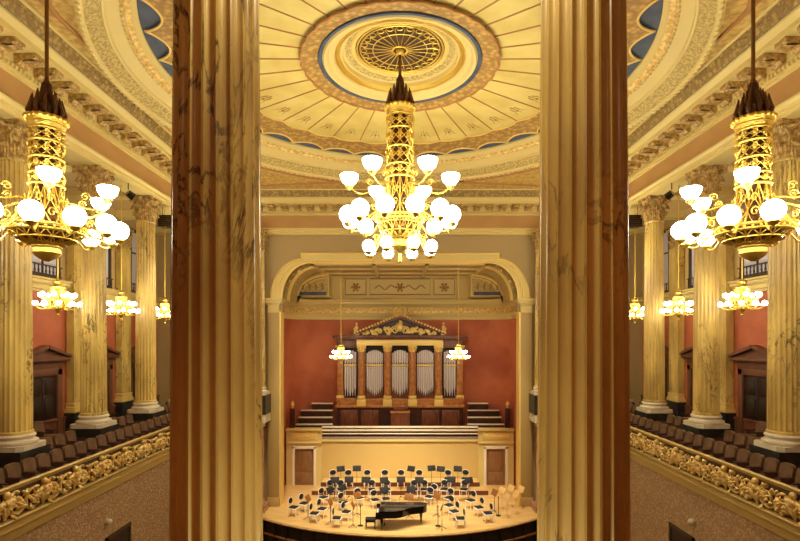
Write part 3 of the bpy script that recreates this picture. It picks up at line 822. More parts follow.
# front wall as strips: left block, right block, top fill
b=MB()
poly=[(-13.8,0.0)]+inner_full+[(13.8,0.0),(13.8,H(6.9)),(-13.8,H(6.9))]
# triangulated with bmesh
def filled(poly,y0,y1):
    bm=bmesh.new(); vs=[bm.verts.new((x,y0,z)) for x,z in poly]; es=[bm.edges.new((vs[i],vs[(i+1)%len(vs)])) for i in range(len(vs))]
    bmesh.ops.triangle_fill(bm,edges=es,use_beauty=True)
    ext=bmesh.ops.extrude_face_region(bm,geom=bm.faces[:]); 
    for v in [g for g in ext['geom'] if isinstance(g,bmesh.types.BMVert)]: v.co.y=y1
    bm.verts.index_update(); m_=MB(); m_.add([v.co[:] for v in bm.verts],[[v.index for v in f.verts] for f in bm.faces]); bm.free(); return m_
struct(filled(poly,YW,YW+.6),'wall_end','endwall')
# arch frame (archivolt)
o1=[(x,H(z)) for x,z in archcurve(a=5.5,w=7.3,h0=2.37,h1=4.58)]
frame=o1+[(-5.5,H(4.9))]+[(5.5,H(4.9))]+[(-x,z) for x,z in reversed(o1)]+[(-x,z) for x,z in reversed(list(reversed([(-p[0],p[1]) for p in [] ])))]
fr_poly=o1+[(-5.62,H(4.58)),(-5.62,H(4.92)),(5.62,H(4.92)),(5.62,H(4.58))]+[(-x,z) for x,z in reversed(o1)]+[(6.7,H(2.37))]+[(-x,z) for x,z in inn[::1]][1:] + [(x,z) for x,z in reversed(inn)]
struct(filled(fr_poly,YW-.14,YW+.02),tname(),'cream')
def curve3(pts,y): return [(x,y,z) for x,z in pts]
b=MB()
mid=[(x,H(z)) for x,z in archcurve(a=5.25,w=6.98,h0=2.37,h1=4.5)]
full=mid+[(-x,z) for x,z in reversed(mid)]
b.tube(curve3(full,YW-.15),.05,6)
b.tube(curve3(o1+[(-5.62,H(4.58)),(-5.62,H(4.9)),(5.62,H(4.9)),(5.62,H(4.58))]+[(-x,z) for x,z in reversed(o1)],YW-.15),.06,6)
b.tube(curve3(inn+[(-x,z) for x,z in reversed(inn)],YW-.12),.05,6)
struct(b,tname(),'goldbright')
# vault intrados
YV=34.5
prof=inn+[(-x,z) for x,z in reversed(inn)]
b=MB(); n=len(prof)
for sgn in(-1,1):
    pts=[(sgn*abs(x),z) for x,z in inn]
    b.add([(x,YW+.0,z) for x,z in pts]+[(x,YV,z) for x,z in pts],[(i,i+1,len(pts)+i+1,len(pts)+i) for i in range(len(pts)-1)])
struct(b,'ceiling_niche_vault','cream_orn')
b=MB().box(-5.08,5.08,YW,YV,H(4.38),H(4.5)); struct(b,'ceiling_niche','grey' if False else 'olive')
b=MB()
for y0,y1 in((YW,YW+.35),(YW+2.0,YW+2.2),(YW+4,YW+4.2),(YV-.3,YV)): b.box(-5.07,5.07,y0,y1,H(4.28),H(4.39))
for x0 in(-5.07,-1.6,1.45,4.85): b.box(x0,x0+.2,YW,YV,H(4.28),H(4.39))
struct(b,tname(),'cream')
# transverse arch ribs on vault sides
b=MB()
for yy in(YW+1.3,YW+1.7,YV-.25):
    for sgn in(-1,1): b.tube([(sgn*abs(x),yy,z) for x,z in inn],.07,6)
# painted panels on the soffit
struct(b,tname(),'goldbright')
b=MB()
for sgn in(-1,1):
    for i in (3,7,11):
        p=inn[i]; b.tube([(sgn*(abs(p[0])-.06),YW+.15,p[1]),(sgn*(abs(p[0])-.06),YW+1.2,p[1])],.03,5)
    for i in(5,9):
        p=inn[i]
        b.sphere((sgn*(abs(p[0])-.04),YW+.68,p[1]-.03),.12,8)
struct(b,tname(),'goldpaint')
# upper back wall and lunettes
b=MB().box(-7.4,7.4,YV,YV+.3,H(2.82),H(4.6)); struct(b,'wall_niche_upper','cream')
YL=32.5
for sgn in(-1,1):
    xa,xb=sorted((sgn*4.62,sgn*6.6)); pl_=[(sgn*4.62,H(2.86)),(sgn*6.69,H(2.86))]+[(sgn*abs(x)*.999,z-.01) for x,z in inn if abs(x)>=4.62]+[(sgn*4.62,H(4.37))]
    struct(MB().prism(pl_,'y',YL+.002,YV-.01),tname(),'cream')
bw=thing('lunette','half-arch lunette with dark base left in the niche vault','lunette',(0,YL,H(2.9)))
def lunette(t,sgn):
    x0,x1=PX(297.5,YL),PX(328,YL); zb=H(2.9); 
    pts=[(x1,0)]; n_=14; hh=PZ(275,YL)-zb
    arc=[(x1-(x1-x0)*math.cos(PI/2*i/n_),hh*math.sin(PI/2*i/n_)) for i in range(n_+1)]
    MB().prism([( -sgn*p[0],p[1]) for p in arc+[(x1,0)]],'y',-.03,0).build('panel','cream_orn',t)
    b=MB(); b.tube([(-sgn*p[0],-.06,p[1]) for p in arc],.09,8); b.tube([(-sgn*(x1+(p[0]-x1)*.86),-.05,p[1]*.86) for p in arc],.04,6); b.build('arch_moulding','goldbright',t)
    MB().prism([(-sgn*(x0+.1),0.0),(-sgn*(x1-.1),0.0),(-sgn*(x1-.1),.22),(-sgn*(x0+.2),.22)],'y',-.12,-.02).build('dark_panel','blue',t)
    b=MB()
    for q in range(4):
        xx=x1-.35-.42*q; h_=hh*.35
        b.tube([(-sgn*xx,-.05,.35),(-sgn*xx,-.07,.35+h_*.5),(-sgn*(xx-.08),-.05,.35+h_)],[.05,.08,.03],6)
    b.build('ornament','rib',t)
lunette(bw,-1)
bw2=thing('lunette','half-arch lunette with dark base right in the niche vault','lunette',(0,YL,H(2.9)))
lunette(bw2,1)
b=MB()
for sgn in(-1,1):
    x0=PX(343,YV)*-sgn; x1=PX(330,YV)*-sgn
    a_,c_=sorted((x0,x1)); b.box(a_,c_,YV-.3,YV,H(2.8),H(4.38)); b.box(a_+.1,c_-.1,YV-.36,YV-.28,H(2.9),H(4.2)); b.box(a_-.06,c_+.06,YV-.4,YV,H(4.15),H(4.38))
struct(b,tname(),'cream')
for (xa,xb) in((344,367.5),(368.5,431.5),(432.5,456)):
    X0,X1=PX(xa,YV),PX(xb,YV); b=MB()
    z0,z1=PZ(296,YV),PZ(279,YV)
    b.tube([(X0+.1,YV-.03,z0+.1),(X1-.1,YV-.03,z0+.1),(X1-.1,YV-.03,z1),(X0+.1,YV-.03,z1)],.04,5,closed=True)
    cx=(X0+X1)/2; b.sphere((cx,YV-.05,(z0+z1)/2),.16,10)
    for q in range(6): a=TAU*q/6; b.sphere((cx+.25*math.cos(a),YV-.03,(z0+z1)/2+.25*math.sin(a)),.08,6)
    for s_ in(-1,1):
        if X1-X0>3: b.tube([(cx+s_*(.4+.12*i),YV-.03,(z0+z1)/2+.15*math.sin(i*.9)) for i in range(12)],.035,5)
    struct(b,tname(),'rib')
# U-shaped niche wall and its cornice
def uplan(x,yb_,r,y0,n=12):
    pts=[(x,y0),(x,yb_-r)]
    for i in range(1,n+1):
        a=PI/2*i/n; pts.append((x-r+r*math.cos(a),yb_-r+r*math.sin(a)))
    return pts
half=uplan(7.45,34.5,2.15,YW+.55)
U=half+[(-x,y) for x,y in reversed(half)]      # right front -> back -> left front; left normal points inward
b=MB(); b.sweep(U,[(0,0.0),(0,H(1.4))]); struct(b,'wall_niche','wallred2')
b=MB(); b.sweep(U,[(0,H(1.38)),(.08,H(1.4)),(.08,H(1.62)),(.14,H(1.66)),(.14,H(1.78))]+[(.05,H(1.8)),(.05,H(2.25)),(.12,H(2.28)),(.2,H(2.4)),(.35,H(2.46)),(.35,H(2.6)),(.46,H(2.68)),(.46,H(2.76)),(0,H(2.86)),(-.8,H(2.9))]); struct(b,tname(),'cream')
b=MB(); b.sweep(U,[(.052,H(1.84)),(.075,H(1.86)),(.075,H(2.18)),(.052,H(2.22))]); struct(b,tname(),'goldpaint')
# returns at the mouth of the niche, jamb pilasters
for sgn,side in((-1,'left'),(1,'right')):
    x0,x1=sorted((sgn*6.85,sgn*7.5)); b=MB().box(x0,x1,YW+.5,YW+.7,0,H(2.6)); struct(b,tname(),'cream')
    t=thing('wall_pilaster','tall plain ochre pilaster on the %s jamb of the stage niche'%side,'pilaster',(sgn*7.15,YW,STAGE))
    MB().bevbox(-.32,.32,-.22,0,.5,H(1.55)-STAGE,.02).build('shaft','olive',t)
    MB().bevbox(-.36,.36,-.26,0,0,.5,.03).build('base','olive',t)
    zc=H(1.55)-STAGE
    MB().bevbox(-.34,.34,-.24,0,zc,zc+.08,.01).bevbox(-.32,.32,-.22,0,zc+.08,zc+.42,.01).bevbox(-.4,.4,-.3,0,zc+.42,zc+.52,.02).bevbox(-.5,.5,-.4,0,zc+.52,zc+.8,.03).build('capital','cream',t)
    b=MB(); xa,xb=sorted((sgn*6.74,sgn*6.9)); b.box(xa,xb,YW-.16,YW+.55,STAGE,H(1.6)); struct(b,tname(),'goldbright')
    # impost cornice
    b=MB(); xa,xb=sorted((sgn*6.6,sgn*7.75)); b.bevbox(xa,xb,YW-.45,YW+.5,H(2.2),H(2.36),.03); struct(b,tname(),'cream')

# ------------------------------------------------------------------ stage
YS=24.1; RS=12.3; CYS=YS+RS
pts=[]
a_=math.asin(8.75/RS)
arc=[(RS*math.sin(t),CYS-RS*math.cos(t)) for t in [-a_+2*a_*i/48 for i in range(49)]]
poly=arc+[(8.75,34.5),(-8.75,34.5)]
st=MB().prism(poly,'z',STAGE-.12,STAGE); st=struct(st,'floor_stage','floorwood',smooth=20)
b=MB(); b.sweep(arc,[(-.02,STAGE-.0),(-.05,STAGE-.06),(-.02,STAGE-.12)]) ; b.build('stage_nosing','floorwood',st)
b=MB(); b.sweep(list(reversed(arc)),[(-.12,STAGE-.12),(-.12,0)]); 
b.build('stage_front','stagefront',st)
b=MB(); b.sweep(list(reversed(arc)),[(-.1,STAGE-.78),(-.02,STAGE-.78),(-.02,STAGE-.86),(-.1,STAGE-.86)]); b.build('stage_rail','brownwood',st)
b=MB()
for i in range(1,48,2):
    x,y=arc[i]; b.box(x-.02,x+.02,y+.02,y+.14,0,STAGE-.15)
b.build('front_battens','doorwood',st)
for k,(y0,xh,z,px0,px1) in enumerate(((30.3,0,STAGE+.24,312,488),(31.25,0,STAGE+.48,321,479.5))):
    x0=PX(px0,y0); x1=PX(px1,y0)
    t=thing('riser_platform',['lower','upper'][k]+' wooden orchestra riser with a dark front edge, across the stage','platform',(0,y0,STAGE),0,'orchestra risers')
    zz=z-STAGE; yend=(31.25 if k==0 else 32.35)-y0-.01
    MB().box(x0,x1,.04,yend,0,zz).build('deck','floorwood',t); MB().box(x0-.02,x1+.02,0,.05,.0,zz+.01).build('front_edge','riser',t)
# choir balcony
YBAL=32.4
x0,x1=PX(322,YBAL),PX(478,YBAL)
b=MB().box(x0,x1,YBAL,YBAL+.25,STAGE,PZ(441,YBAL)); struct(b,'wall_balcony_front','ochre')
struct(MB().box(-7.4,7.4,YBAL+.2,34.5,PZ(440,YBAL)-.2,PZ(439,YBAL)),'floor_balcony','mahogdk')
t=thing('balcony_railing','long pale and dark slatted railing across the balcony below the organ','railing',(0,YBAL,PZ(441,YBAL)))
z=lambda py:PZ(py,YBAL)-PZ(441,YBAL)
MB().bevbox(x0,x1,-.12,.25,z(441.5),z(439.5),.02).build('ledge','cream',t)
MB().box(x0,x1,.0,.1,z(439.5),z(436.8)).build('lower_panel','grey',t)
MB().box(x0,x1,.06,.12,z(436.8),z(431)).build('backing','mahogdk',t)
MB().bevbox(x0,x1,-.02,.1,z(434.2),z(433.2),.01).build('middle_bar','palebar',t)
MB().bevbox(x0,x1,-.04,.1,z(431.2),z(429.4),.02).build('upper_bar','palebar',t)
MB().bevbox(x0,x1,-.06,.14,z(428),z(426.2),.02).build('handrail','palebar',t)
for k in range(9):
    xx=x0+(x1-x0)*(k+.5)/9; MB().box(xx-.05,xx+.05,.02,.12,z(439),z(427)).build('post','mahogdk',t)
for sgn,side in((-1,'left'),(1,'right')):
    xa,xb=sorted((sgn*PX(478,YBAL),sgn*7.35))
    t=thing('portal_block','cream portal with a brown door %s of the ochre stage wall'%side,'portal',((xa+xb)/2,YBAL-.1,STAGE))
    w=(xb-xa)/2; top=PZ(428,YBAL)-STAGE
    dx0,dx1=sorted((sgn*PX(486,YBAL)-(xa+xb)/2,sgn*PX(505,YBAL)-(xa+xb)/2)); dh=PZ(448.5,YBAL)-STAGE
    b=MB().box(-w,dx0,0,.38,0,dh).box(dx1,w,0,.38,0,dh).box(-w,w,0,.38,dh,top-.12); b.build('wall','cream',t)
    b=MB().bevbox(dx0-.16,dx0,-.08,.02,0,dh+.16,.02).bevbox(dx1,dx1+.16,-.08,.02,0,dh+.16,.02).bevbox(dx0-.16,dx1+.16,-.08,.02,dh,dh+.18,.02); b.build('door_frame','palebar',t)
    b=MB().box(dx0,dx1,.1,.2,0,dh)
    b.bevbox(dx0+.15,dx1-.15,.06,.12,.15,.8,.02).bevbox(dx0+.15,dx1-.15,.06,.12,.95,dh-.15,.02); b.build('door','doorpale',t)
    b=MB().bevbox(-w,w,-.16,.38,dh+.36,dh+.46,.02).bevbox(-w,w,-.22,.38,top-.14,top,.03); b.build('cornice','cream',t)
    b=MB().bevbox(-w+.3,w-.3,-.05,.02,dh+.6,top-.28,.02); b.tube([(-w+.5+i*.12,-.06,(dh+.6+top-.28)/2+.07*math.sin(i*1.4)) for i in range(int((2*w-1)/.12))],.03,5); b.build('relief_panel','goldbright',t)
    # newel post with a light finial
    t=thing('newel_post','dark brown newel post with a pale finial at the %s balcony corner'%side,'post',(sgn*PX(508,YBAL),YBAL+.15,PZ(428,YBAL)))
    MB().bevbox(-.16,.16,-.12,.12,0,1.25,.02).build('post','mahogdk',t)
    MB().lathe([(.05,1.25),(.09,1.3),(.04,1.36),(.1,1.45),(.13,1.55),(.09,1.66),(.02,1.74)],12).build('finial','goldbright',t)
    # choir benches rising towards the organ
    for k,(py,pxl,yy) in enumerate(((424,296,32.75),(417,299,33.15),(410,301,33.55),(403,312,33.85))):
        zz=PZ(py,yy); X0=PX(pxl,yy); X1=PX(332,yy); xa,xb=sorted((-sgn*X0,-sgn*X1))
        z0=PZ(439,YBAL)
        t=thing('choir_bench','dark choir bench with a pale top %s of the organ, %s'%(side,['lowest step','second step up','third step up','highest step'][k]),'bench',((xa+xb)/2,yy,z0),0,'choir benches %s of the organ'%side)
        w=(xb-xa)/2
        MB().box(-w,w,.0,.25,0,zz-z0-.06).build('body','mahogdk',t); MB().bevbox(-w-.03,w+.03,-.03,.255,zz-z0-.07,zz-z0,.01).build('top','palebar',t)

# ------------------------------------------------------------------ organ
YO=33.4
ZB=PZ(439,YBAL)
org=thing('pipe_organ','large wooden pipe organ with gilded pediment in the red niche','organ',(0,YO,ZB))
zo=lambda py:PZ(py,YO)-ZB
xo=lambda px:PX(px,YO)
L_,R_=xo(337),xo(463)
MB().box(L_,R_,0,1.0,0,zo(407.5)).build('base','mahogdk',org)
b=MB().bevbox(L_-.08,R_+.08,-.15,1.0,zo(407.5),zo(405),.03).bevbox(L_,R_,-.06,1.0,zo(405),zo(401),.01).bevbox(L_-.06,R_+.06,-.12,1.0,zo(401),zo(398.5),.03); b.build('base_cornice','orgcol',org)
for k in range(6):
    xa=L_+.15+(R_-L_-.3)*k/6; xb=L_+.15+(R_-L_-.3)*(k+1)/6
    if k in(2,3): continue
    MB().bevbox(xa+.1,xb-.1,-.04,.02,.2,zo(410),.02).build('base_panel','mahog',org)
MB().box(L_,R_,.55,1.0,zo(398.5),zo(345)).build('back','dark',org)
colx=[361.5,387.5,412.5,438.5]
for i,px in enumerate([340]+colx+[460]):
    x=xo(px); e=(i in(0,5)); c=org
    yf=.12 if e else -.02
    b=MB()
    if e: b.bevbox(x-.2,x+.2,.05,.55,zo(398),zo(348),.02)
    else:
        b.lathe([(.2,zo(396)),(.18,zo(392)),(.165,zo(352))],20,(x,.0,0)); b.box(x-.24,x+.24,.15,.6,zo(398),zo(345))
    o=b.build('column','orgcol',org)
    b=MB().bevbox(x-.26,x+.26,-.26 if not e else 0,.3,zo(398.5),zo(395.5),.03); b.build('column_base','goldbright',o)
    b=MB()
    zc0,zc1=zo(352),zo(345.5)
    b.lathe([(.17,zc0),(.2,zc0+.15),(.3,zc1-.06)],16,(x,.0 if not e else .2,0))
    for q in range(8):
        a=TAU*q/8; b.sphere((x+.22*math.cos(a),(0 if not e else .2)+.22*math.sin(a),zc0+.12),.07,6); b.sphere((x+.28*math.cos(a+.4),(0 if not e else .2)+.28*math.sin(a+.4),zc0+.28),.06,6)
    b.box(x-.3,x+.3,-.28,.3,zc1-.08,zc1); b.build('column_capital','goldbright',o)
    if not e:
        MB().bevbox(x-.3,x+.3,-.28,.0,zo(406),zo(399),.03).build('column_pedestal','goldbright',o)
def pipes(xa,xb,n,top,bot,mid,v=.45,up=True,arch=.0):
    # lower row
    w=(xb-xa)/n; r=w*.46
    for k in range(n):
        x=xa+w*(k+.5); u=abs((k+.5)/n-.5)*2
        zb_=bot+v*(1-u)*0+v*u
        b=MB().lathe([(r*.3,bot+.02),(r*.45,zb_+.05),(r,zb_+.3),(r,mid-.02),(r*.6,mid)],10,(x,.35,0)); b.build('pipe','pipe',org)
    if up:
        for k in range(n):
            x=xa+w*(k+.5); u=abs((k+.5)/n-.5)*2
            zt=top-arch*u*u
            b=MB().lathe([(r*.25,mid+.06),(r,mid+.25),(r,zt-.02),(r*.3,zt)],10,(x,.35,0)); b.build('pipe','pipe',org)
zmid=zo(366)
for (a,c,n_) in((366,383,9),(391.5,408.5,7),(417,434,9)):
    pipes(xo(a),xo(c),n_,zo(350),zo(397),zmid,arch=.25)
    MB().bevbox(xo(a),xo(c),.12,.5,zmid-.02,zmid+.1,.02).build('pipe_rail','goldbright',org)
    b=MB(); X0,X1=xo(a),xo(c)
    b.prism([(X0,zo(398)),(X1,zo(398)),(X1,zo(390.5)),((X0+X1)/2,zo(396.8)),(X0,zo(390.5))],'y',.12,.2); b.build('pipe_apron','mahog',org)
for (a,c) in((343.5,356),(444,456.5)):
    pipes(xo(a),xo(c),5,zo(350),zo(397),zmid,arch=.2); MB().bevbox(xo(a),xo(c),.12,.5,zmid-.02,zmid+.1,.02).build('pipe_rail','goldbright',org)
b=MB().bevbox(xo(357),xo(443),-.3,1.0,zo(345.5),zo(339.5),.02); b.build('gilt_frieze','goldbright',org)
MB().bevbox(L_-.02,xo(357),-.05,1.0,zo(348),zo(338.5),.02).build('entablature','mahog',org)
MB().bevbox(xo(443),R_+.02,-.05,1.0,zo(348),zo(338.5),.02).build('entablature','mahog',org)
b=MB().bevbox(L_-.25,R_+.25,-.5,1.0,zo(338.5),zo(335.3),.03)
for k in range(46):
    xx=L_+(R_-L_)*(k+.5)/46; b.box(xx-.05,xx+.05,-.6,-.45,zo(339.3),zo(337.5))
b.build('cornice','mahog',org)
b=MB(); px0,px1=xo(354),xo(446); zp=zo(335.3); za=zo(316.5)
b.prism([(px0+.2,zp),(px1-.2,zp),(0,za-.1)],'y',-.15,.5); b.build('pediment','mahogdk',org)
b=MB()
for sg in(-1,1):
    b.prism([(sg*abs(px0),zp),(sg*abs(px0),zp+.12),(0,za+.08),(0,za-.14)],'y',-.5,.5)
b.build('pediment_cornice','mahog',org)
b=MB()
for sg in(-1,1):
    for k in range(16):
        t=(k+.5)/16; b.sphere((sg*(abs(px0)*(1-t)),-.5,zp+.12+(za-zp)*t),.08,6)
b.build('pediment_beading','goldbright',org)
b=MB(); random.seed(3)
for sg in(-1,1):
    for k in range(26):
        x=random.uniform(.05,2.5); mz=(za-zp-.2)*(1-x/abs(px0))-.12
        if mz<.08: continue
        z_=zp+.06+random.random()*mz*.85; r=random.uniform(.07,.13); b.sphere((sg*x,-.2,z_),r,7,random.uniform(.7,1.5))
    for k in range(4):
        cx=sg*(.35+.5*k); rr=.26-.045*k
        b.tube([(cx+rr*(1-w/14)*math.cos(w)*sg,-.26,zp+.34-.03*k+rr*(1-w/14)*math.sin(w)) for w in [i*.6 for i in range(18)]],.05,5)
b.sphere((0,-.25,zp+.55),.24,12,1.3); b.tube([(0,-.25,zp+.7),(0,-.25,zp+1.0)],[.12,.05],8); b.build('pediment_relief','goldbright',org)
b=MB(); z0=za
b.bevbox(-.4,.4,-.3,.3,z0-.05,z0+.12,.03)
b.tube([(-.33,-.05,z0+.1),(-.38,-.05,z0+.4),(-.22,-.05,z0+.62)],[.08,.07,.03],6); b.tube([(.33,-.05,z0+.1),(.38,-.05,z0+.4),(.22,-.05,z0+.62)],[.08,.07,.03],6)
b.lathe([(.18,z0+.1),(.25,z0+.3),(.12,z0+.5),(.2,z0+.62),(.02,z0+.78)],14,(0,-.05,0))
b.build('acroterion','goldbright',org)
for sg in(-1,1):
    x=sg*abs(xo(356.5)); b=MB(); z0=zp
    b.bevbox(x-.2,x+.2,-.35,.05,z0,z0+.12,.02)
    b.tube([(x,-.15,z0+.1),(x+sg*.02,-.15,z0+.35),(x-sg*.03,-.17,z0+.55),(x,-.15,z0+.66)],[.16,.13,.12,.05],8); b.sphere((x-sg*.02,-.17,z0+.76),.085,8)
    b.tube([(x+sg*.05,-.15,z0+.55),(x+sg*.16,-.2,z0+.42),(x+sg*.1,-.25,z0+.28)],[.05,.045,.035],6)
    b.build('statue','goldbright',org)
b=MB().bevbox(xo(391),xo(409.5),-.65,-.05,0,zo(411.5),.02); cons=b.build('console','mahog',org)
MB().bevbox(xo(390.5),xo(410),-.75,.0,zo(411.5),zo(410),.02).build('console_top','orgcol',cons)
MB().bevbox(xo(393),xo(407.5),-.45,-.05,zo(410),zo(407),.02).build('music_desk','mahog',cons)

# ------------------------------------------------------------------ stage furniture
def stagepos(px,py,lift=0.0):
    y=F*(ZC-STAGE-lift)/(py-HY); return PX(px,y),y
def grand():
    x0=-1.12; y0=24.62+.62
    t=thing('grand_piano','black concert grand piano with closed lid at the front centre of the stage','piano',(x0,y0,STAGE))
    out=[(.12,.72),(1.9,.72),(2.2,.70),(2.42,.6),(2.5,.42),(2.46,.22),(2.3,.06),(2.05,-.04),(1.75,-.14),(1.5,-.28),(1.3,-.48),(1.1,-.64),(.9,-.71),(.6,-.73),(.12,-.73)]
    MB().prism(out,'z',.64,.96).build('case','ebony',t)
    lid=[((x-1.2)*1.015+1.2,(y)*1.02) for x,y in out if x>.12]; lid=[(.35,.74)]+lid+[(.35,-.75)]
    MB().prism(lid,'z',.965,.995).build('lid','ebony',t)
    MB().bevbox(.10,.345,-.74,.735,.965,.99,.005).build('front_lid','ebony',t)
    MB().bevbox(-.08,.14,-.73,-.62,.60,.92,.02).bevbox(-.08,.14,.61,.72,.60,.92,.02).bevbox(-.1,.14,-.73,.72,.58,.66,.015).build('keybed','ebony',t)
    MB().bevbox(-.06,.1,-.61,.60,.66,.70,.004).build('keyboard','keys',t)
    b=MB()
    for k in range(36):
        if k%7 in(2,6): continue
        yy=-.59+1.18*(k+.5)/36; b.box(.02,.1,yy-.006,yy+.006,.70,.712)
    b.build('black_keys','ebony',t)
    MB().bevbox(.1,.14,-.61,.60,.66,.92,.008).build('fallboard','ebony',t)
    for (x,y) in((.22,-.60),(.22,.60),(2.2,.42)):
        l=MB().lathe([(.045,.1),(.05,.16),(.06,.3),(.085,.5),(.09,.6),(.075,.65)],14,(x,y,0)).build('leg','ebony',t)
        MB().lathe([(.02,0),(.05,.01),(.05,.07),(.03,.1)],12,(x,y,0)).build('caster','chrome',l)
    b=MB().bevbox(.3,.38,-.14,.14,.08,.14,.01).box(.33,.35,-.09,-.07,.1,.66).box(.33,.35,.07,.09,.1,.66)
    b.build('pedal_lyre','ebony',t)
    # stool
    s=thing('piano_stool','black padded piano stool left of the grand piano','stool',(PX(370.5,24.9),24.95,STAGE))
    MB().bevbox(-.26,.26,-.2,.2,.42,.52,.03).build('seat','blackcush',s)
    MB().box(-.24,.24,-.18,.18,.36,.42).build('apron','ebony',s)
    for a in(-.22,.22):
        for c in(-.16,.16): MB().lathe([(.02,0),(.03,.36)],8,(a,c,0)).build('leg','ebony',s)
grand()
PLACED=[(x_,25.25,0,.75) for x_ in (-.6,.1,.8)]+[(-1.5,24.95,0,.3)]
def orch_chair():
    t=thing('orchestra_chair','x','chair')
    b=MB()
    for s_ in(-1,1):
        pass
    MB().bevbox(-.2,.2,-.2,.2,.44,.50,.025).build('seat','blackcush',t)
    def back():
        b=MB(); b.lathe([(1e-4,0),(.17,.0),(.2,.02),(.17,.045),(1e-4,.045)],20,(0,0,0),cap=False)
        b.v=[(x,.2-z+.12*(y*1.0)*.4,.80+y*.75) for x,y,z in b.v]; return b
    back().build('backrest','blackcush',t)
    b=MB(); b.lathe([(1e-4,0),(.2,.0),(.222,.012),(.2,.024),(1e-4,.024)],20,(0,0,0),cap=False)
    b.v=[(x,.225-z+.12*(y*1.0)*.4,.79+y*.8) for x,y,z in b.v]; b.build('back_shell','whitemetal',t)
    MB().bevbox(-.24,.24,-.24,.23,.41,.445,.015).build('seat_shell','whitemetal',t)
    for s_ in(-1,1):
        MB().tube([(s_*.2,-.22,0),(s_*.2,-.19,.44)],.024,6).build('leg','whitemetal',t)
        MB().tube([(s_*.2,.25,0),(s_*.2,.19,.44)],.024,6).build('leg','whitemetal',t)
    b=MB(); b.tube([(-.2,.19,.44),(-.19,.2,.7),(-.15,.21,.92),(0,.22,.97),(.15,.21,.92),(.19,.2,.7),(.2,.19,.44)],.02,6)
    b.build('back_frame','whitemetal',t)
    MB().tube([(-.2,-.2,.43),(.2,-.2,.43),(.2,.2,.43),(-.2,.2,.43)],.014,6,closed=True).build('seat_frame','whitemetal',t)
    return t
protos={}
def free(x,y,z,rad=.26):
    for _ in range(30):
        moved=False
        for (a,b_,c,q) in PLACED:
            if abs(c-z)>.3: continue
            dx,dy=x-a,y-b_; d=math.hypot(dx,dy)
            if d<rad+q:
                if d<1e-3: dx,dy,d=1,0,1
                k=(rad+q-d)+.01; x+=dx/d*k; y+=dy/d*k*.6; moved=True
        if not moved: break
    PLACED.append((x,y,z,rad)); return x,y
oc=orch_chair(); ofirst=True
def place_chair(px,py,label,z=0,face=None,foot=1,seatH=.47):
    # px,py = seat centre in view; find position on plane at seat height
    global ofirst
    y=F*(ZC-STAGE-z-seatH)/(py-HY); x=PX(px,y)
    x,y=free(x,y,z)
    fx,fy=face or (0,25.0)
    rz=math.atan2(fy-y,fx-x)+PI/2
    if ofirst: oc.location=(x,y,STAGE+z); oc.rotation_euler=(0,0,rz); oc['label']=label; oc['group']='orchestra chairs'; ofirst=False
    else: dup(oc,(x,y,STAGE+z),rz,label,'orchestra chairs')
W='white-framed orchestra chair with black cushions, '
for px,py,l in [(293.6,507,'leftmost on the stage'),(304,503,'second from the left, beside a brown stand'),(314.3,513,'left side near the stage edge'),(322,508.5,'left side, just right of the near-edge chair'),
    (336.7,517.6,'frontmost on the left side'),(323.5,497,'left side, in front of the lower riser'),(343,502,'left of the piano, behind the front chairs'),(346.2,511.5,'left of the piano, beside a tall thin stand'),
    (375,499.5,'behind the piano keyboard'),(386,498.5,'behind the piano, left of its middle'),(429,496.5,'behind the piano tail'),(449,505,'right of the piano tail'),(454.3,511,'right side, behind the frontmost chair'),
    (460.5,518,'frontmost on the right side'),(471,500,'right side, in front of the lower riser'),(479,507,'right side, middle of the group'),(488,512.8,'rightmost dark-seated one, beside a dark pole'),(433,493,'behind the piano, below the riser edge'),(449,497.5,'right, just below the lower riser edge'),(359,497.5,'left of centre, behind the piano stool')]:
    place_chair(px,py,W+l)
for px,l in [(333.6,'far left'),(348.8,'second from the left'),(367.6,'third from the left'),(385,'left of centre'),(401,'centre'),(419,'right of centre'),(447.6,'second from the right'),(465,'far right')]:
    place_chair(px,478.5,W+'on the upper riser, '+l,z=.48,face=(0,20))
for px,l in [(331,'far left'),(341,'second from left'),(372,'left of centre'),(387,'near the centre'),(414,'right of centre'),(427,'third from right'),(444,'second from right'),(464,'far right')]:
    place_chair(px,489,W+'on the lower riser, '+l,z=.24,face=(0,20))
def music_stand(mat_):
    t=thing('music_stand','x','music stand')
    b=MB().bevbox(-.25,.25,-.012,.012,-.17,.17,.005)
    b.v=[(x,y*math.cos(.45)-z*math.sin(-.45)*1.0,1.12+z*math.cos(.45)) for x,y,z in b.v]; b.build('desk',mat_,t)
    MB().tube([(0,0,.1),(0,0,1.1)],.014,6).build('pole','blackcush' if mat_!='palewood' else mat_,t)
    for k in range(3):
        a=TAU*k/3; MB().tube([(0,0,.16),(.25*math.cos(a),.25*math.sin(a),.01)],.012,5).build('leg','blackcush' if mat_!='palewood' else mat_,t)
    return t
def place_stand(px,py,label,kind='blackcush',z=0,h=1.12,group='music stands',rz=None):
    y=F*(ZC-STAGE-z-h)/(py-HY); x=PX(px,y)
    x,y=free(x,y,z,.25)
    if rz is None: rz=math.atan2(25-y,-x)+PI/2
    if kind not in protos:
        t=music_stand(kind); protos[kind]=t; t.location=(x,y,STAGE+z); t.rotation_euler=(0,0,rz); t['label']=label; t['group']=group
    else: dup(protos[kind],(x,y,STAGE+z),rz,label,group)
for px,l in [(338,'far left'),(352,'second from the left'),(417,'just right of centre'),(431.6,'fourth from the left'),(446.5,'second from the right'),(463.6,'far right')]:
    place_stand(px,466,'black music stand in the back line, '+l,z=.48,h=1.25,group='back line music stands',rz=random.uniform(-.5,.5))
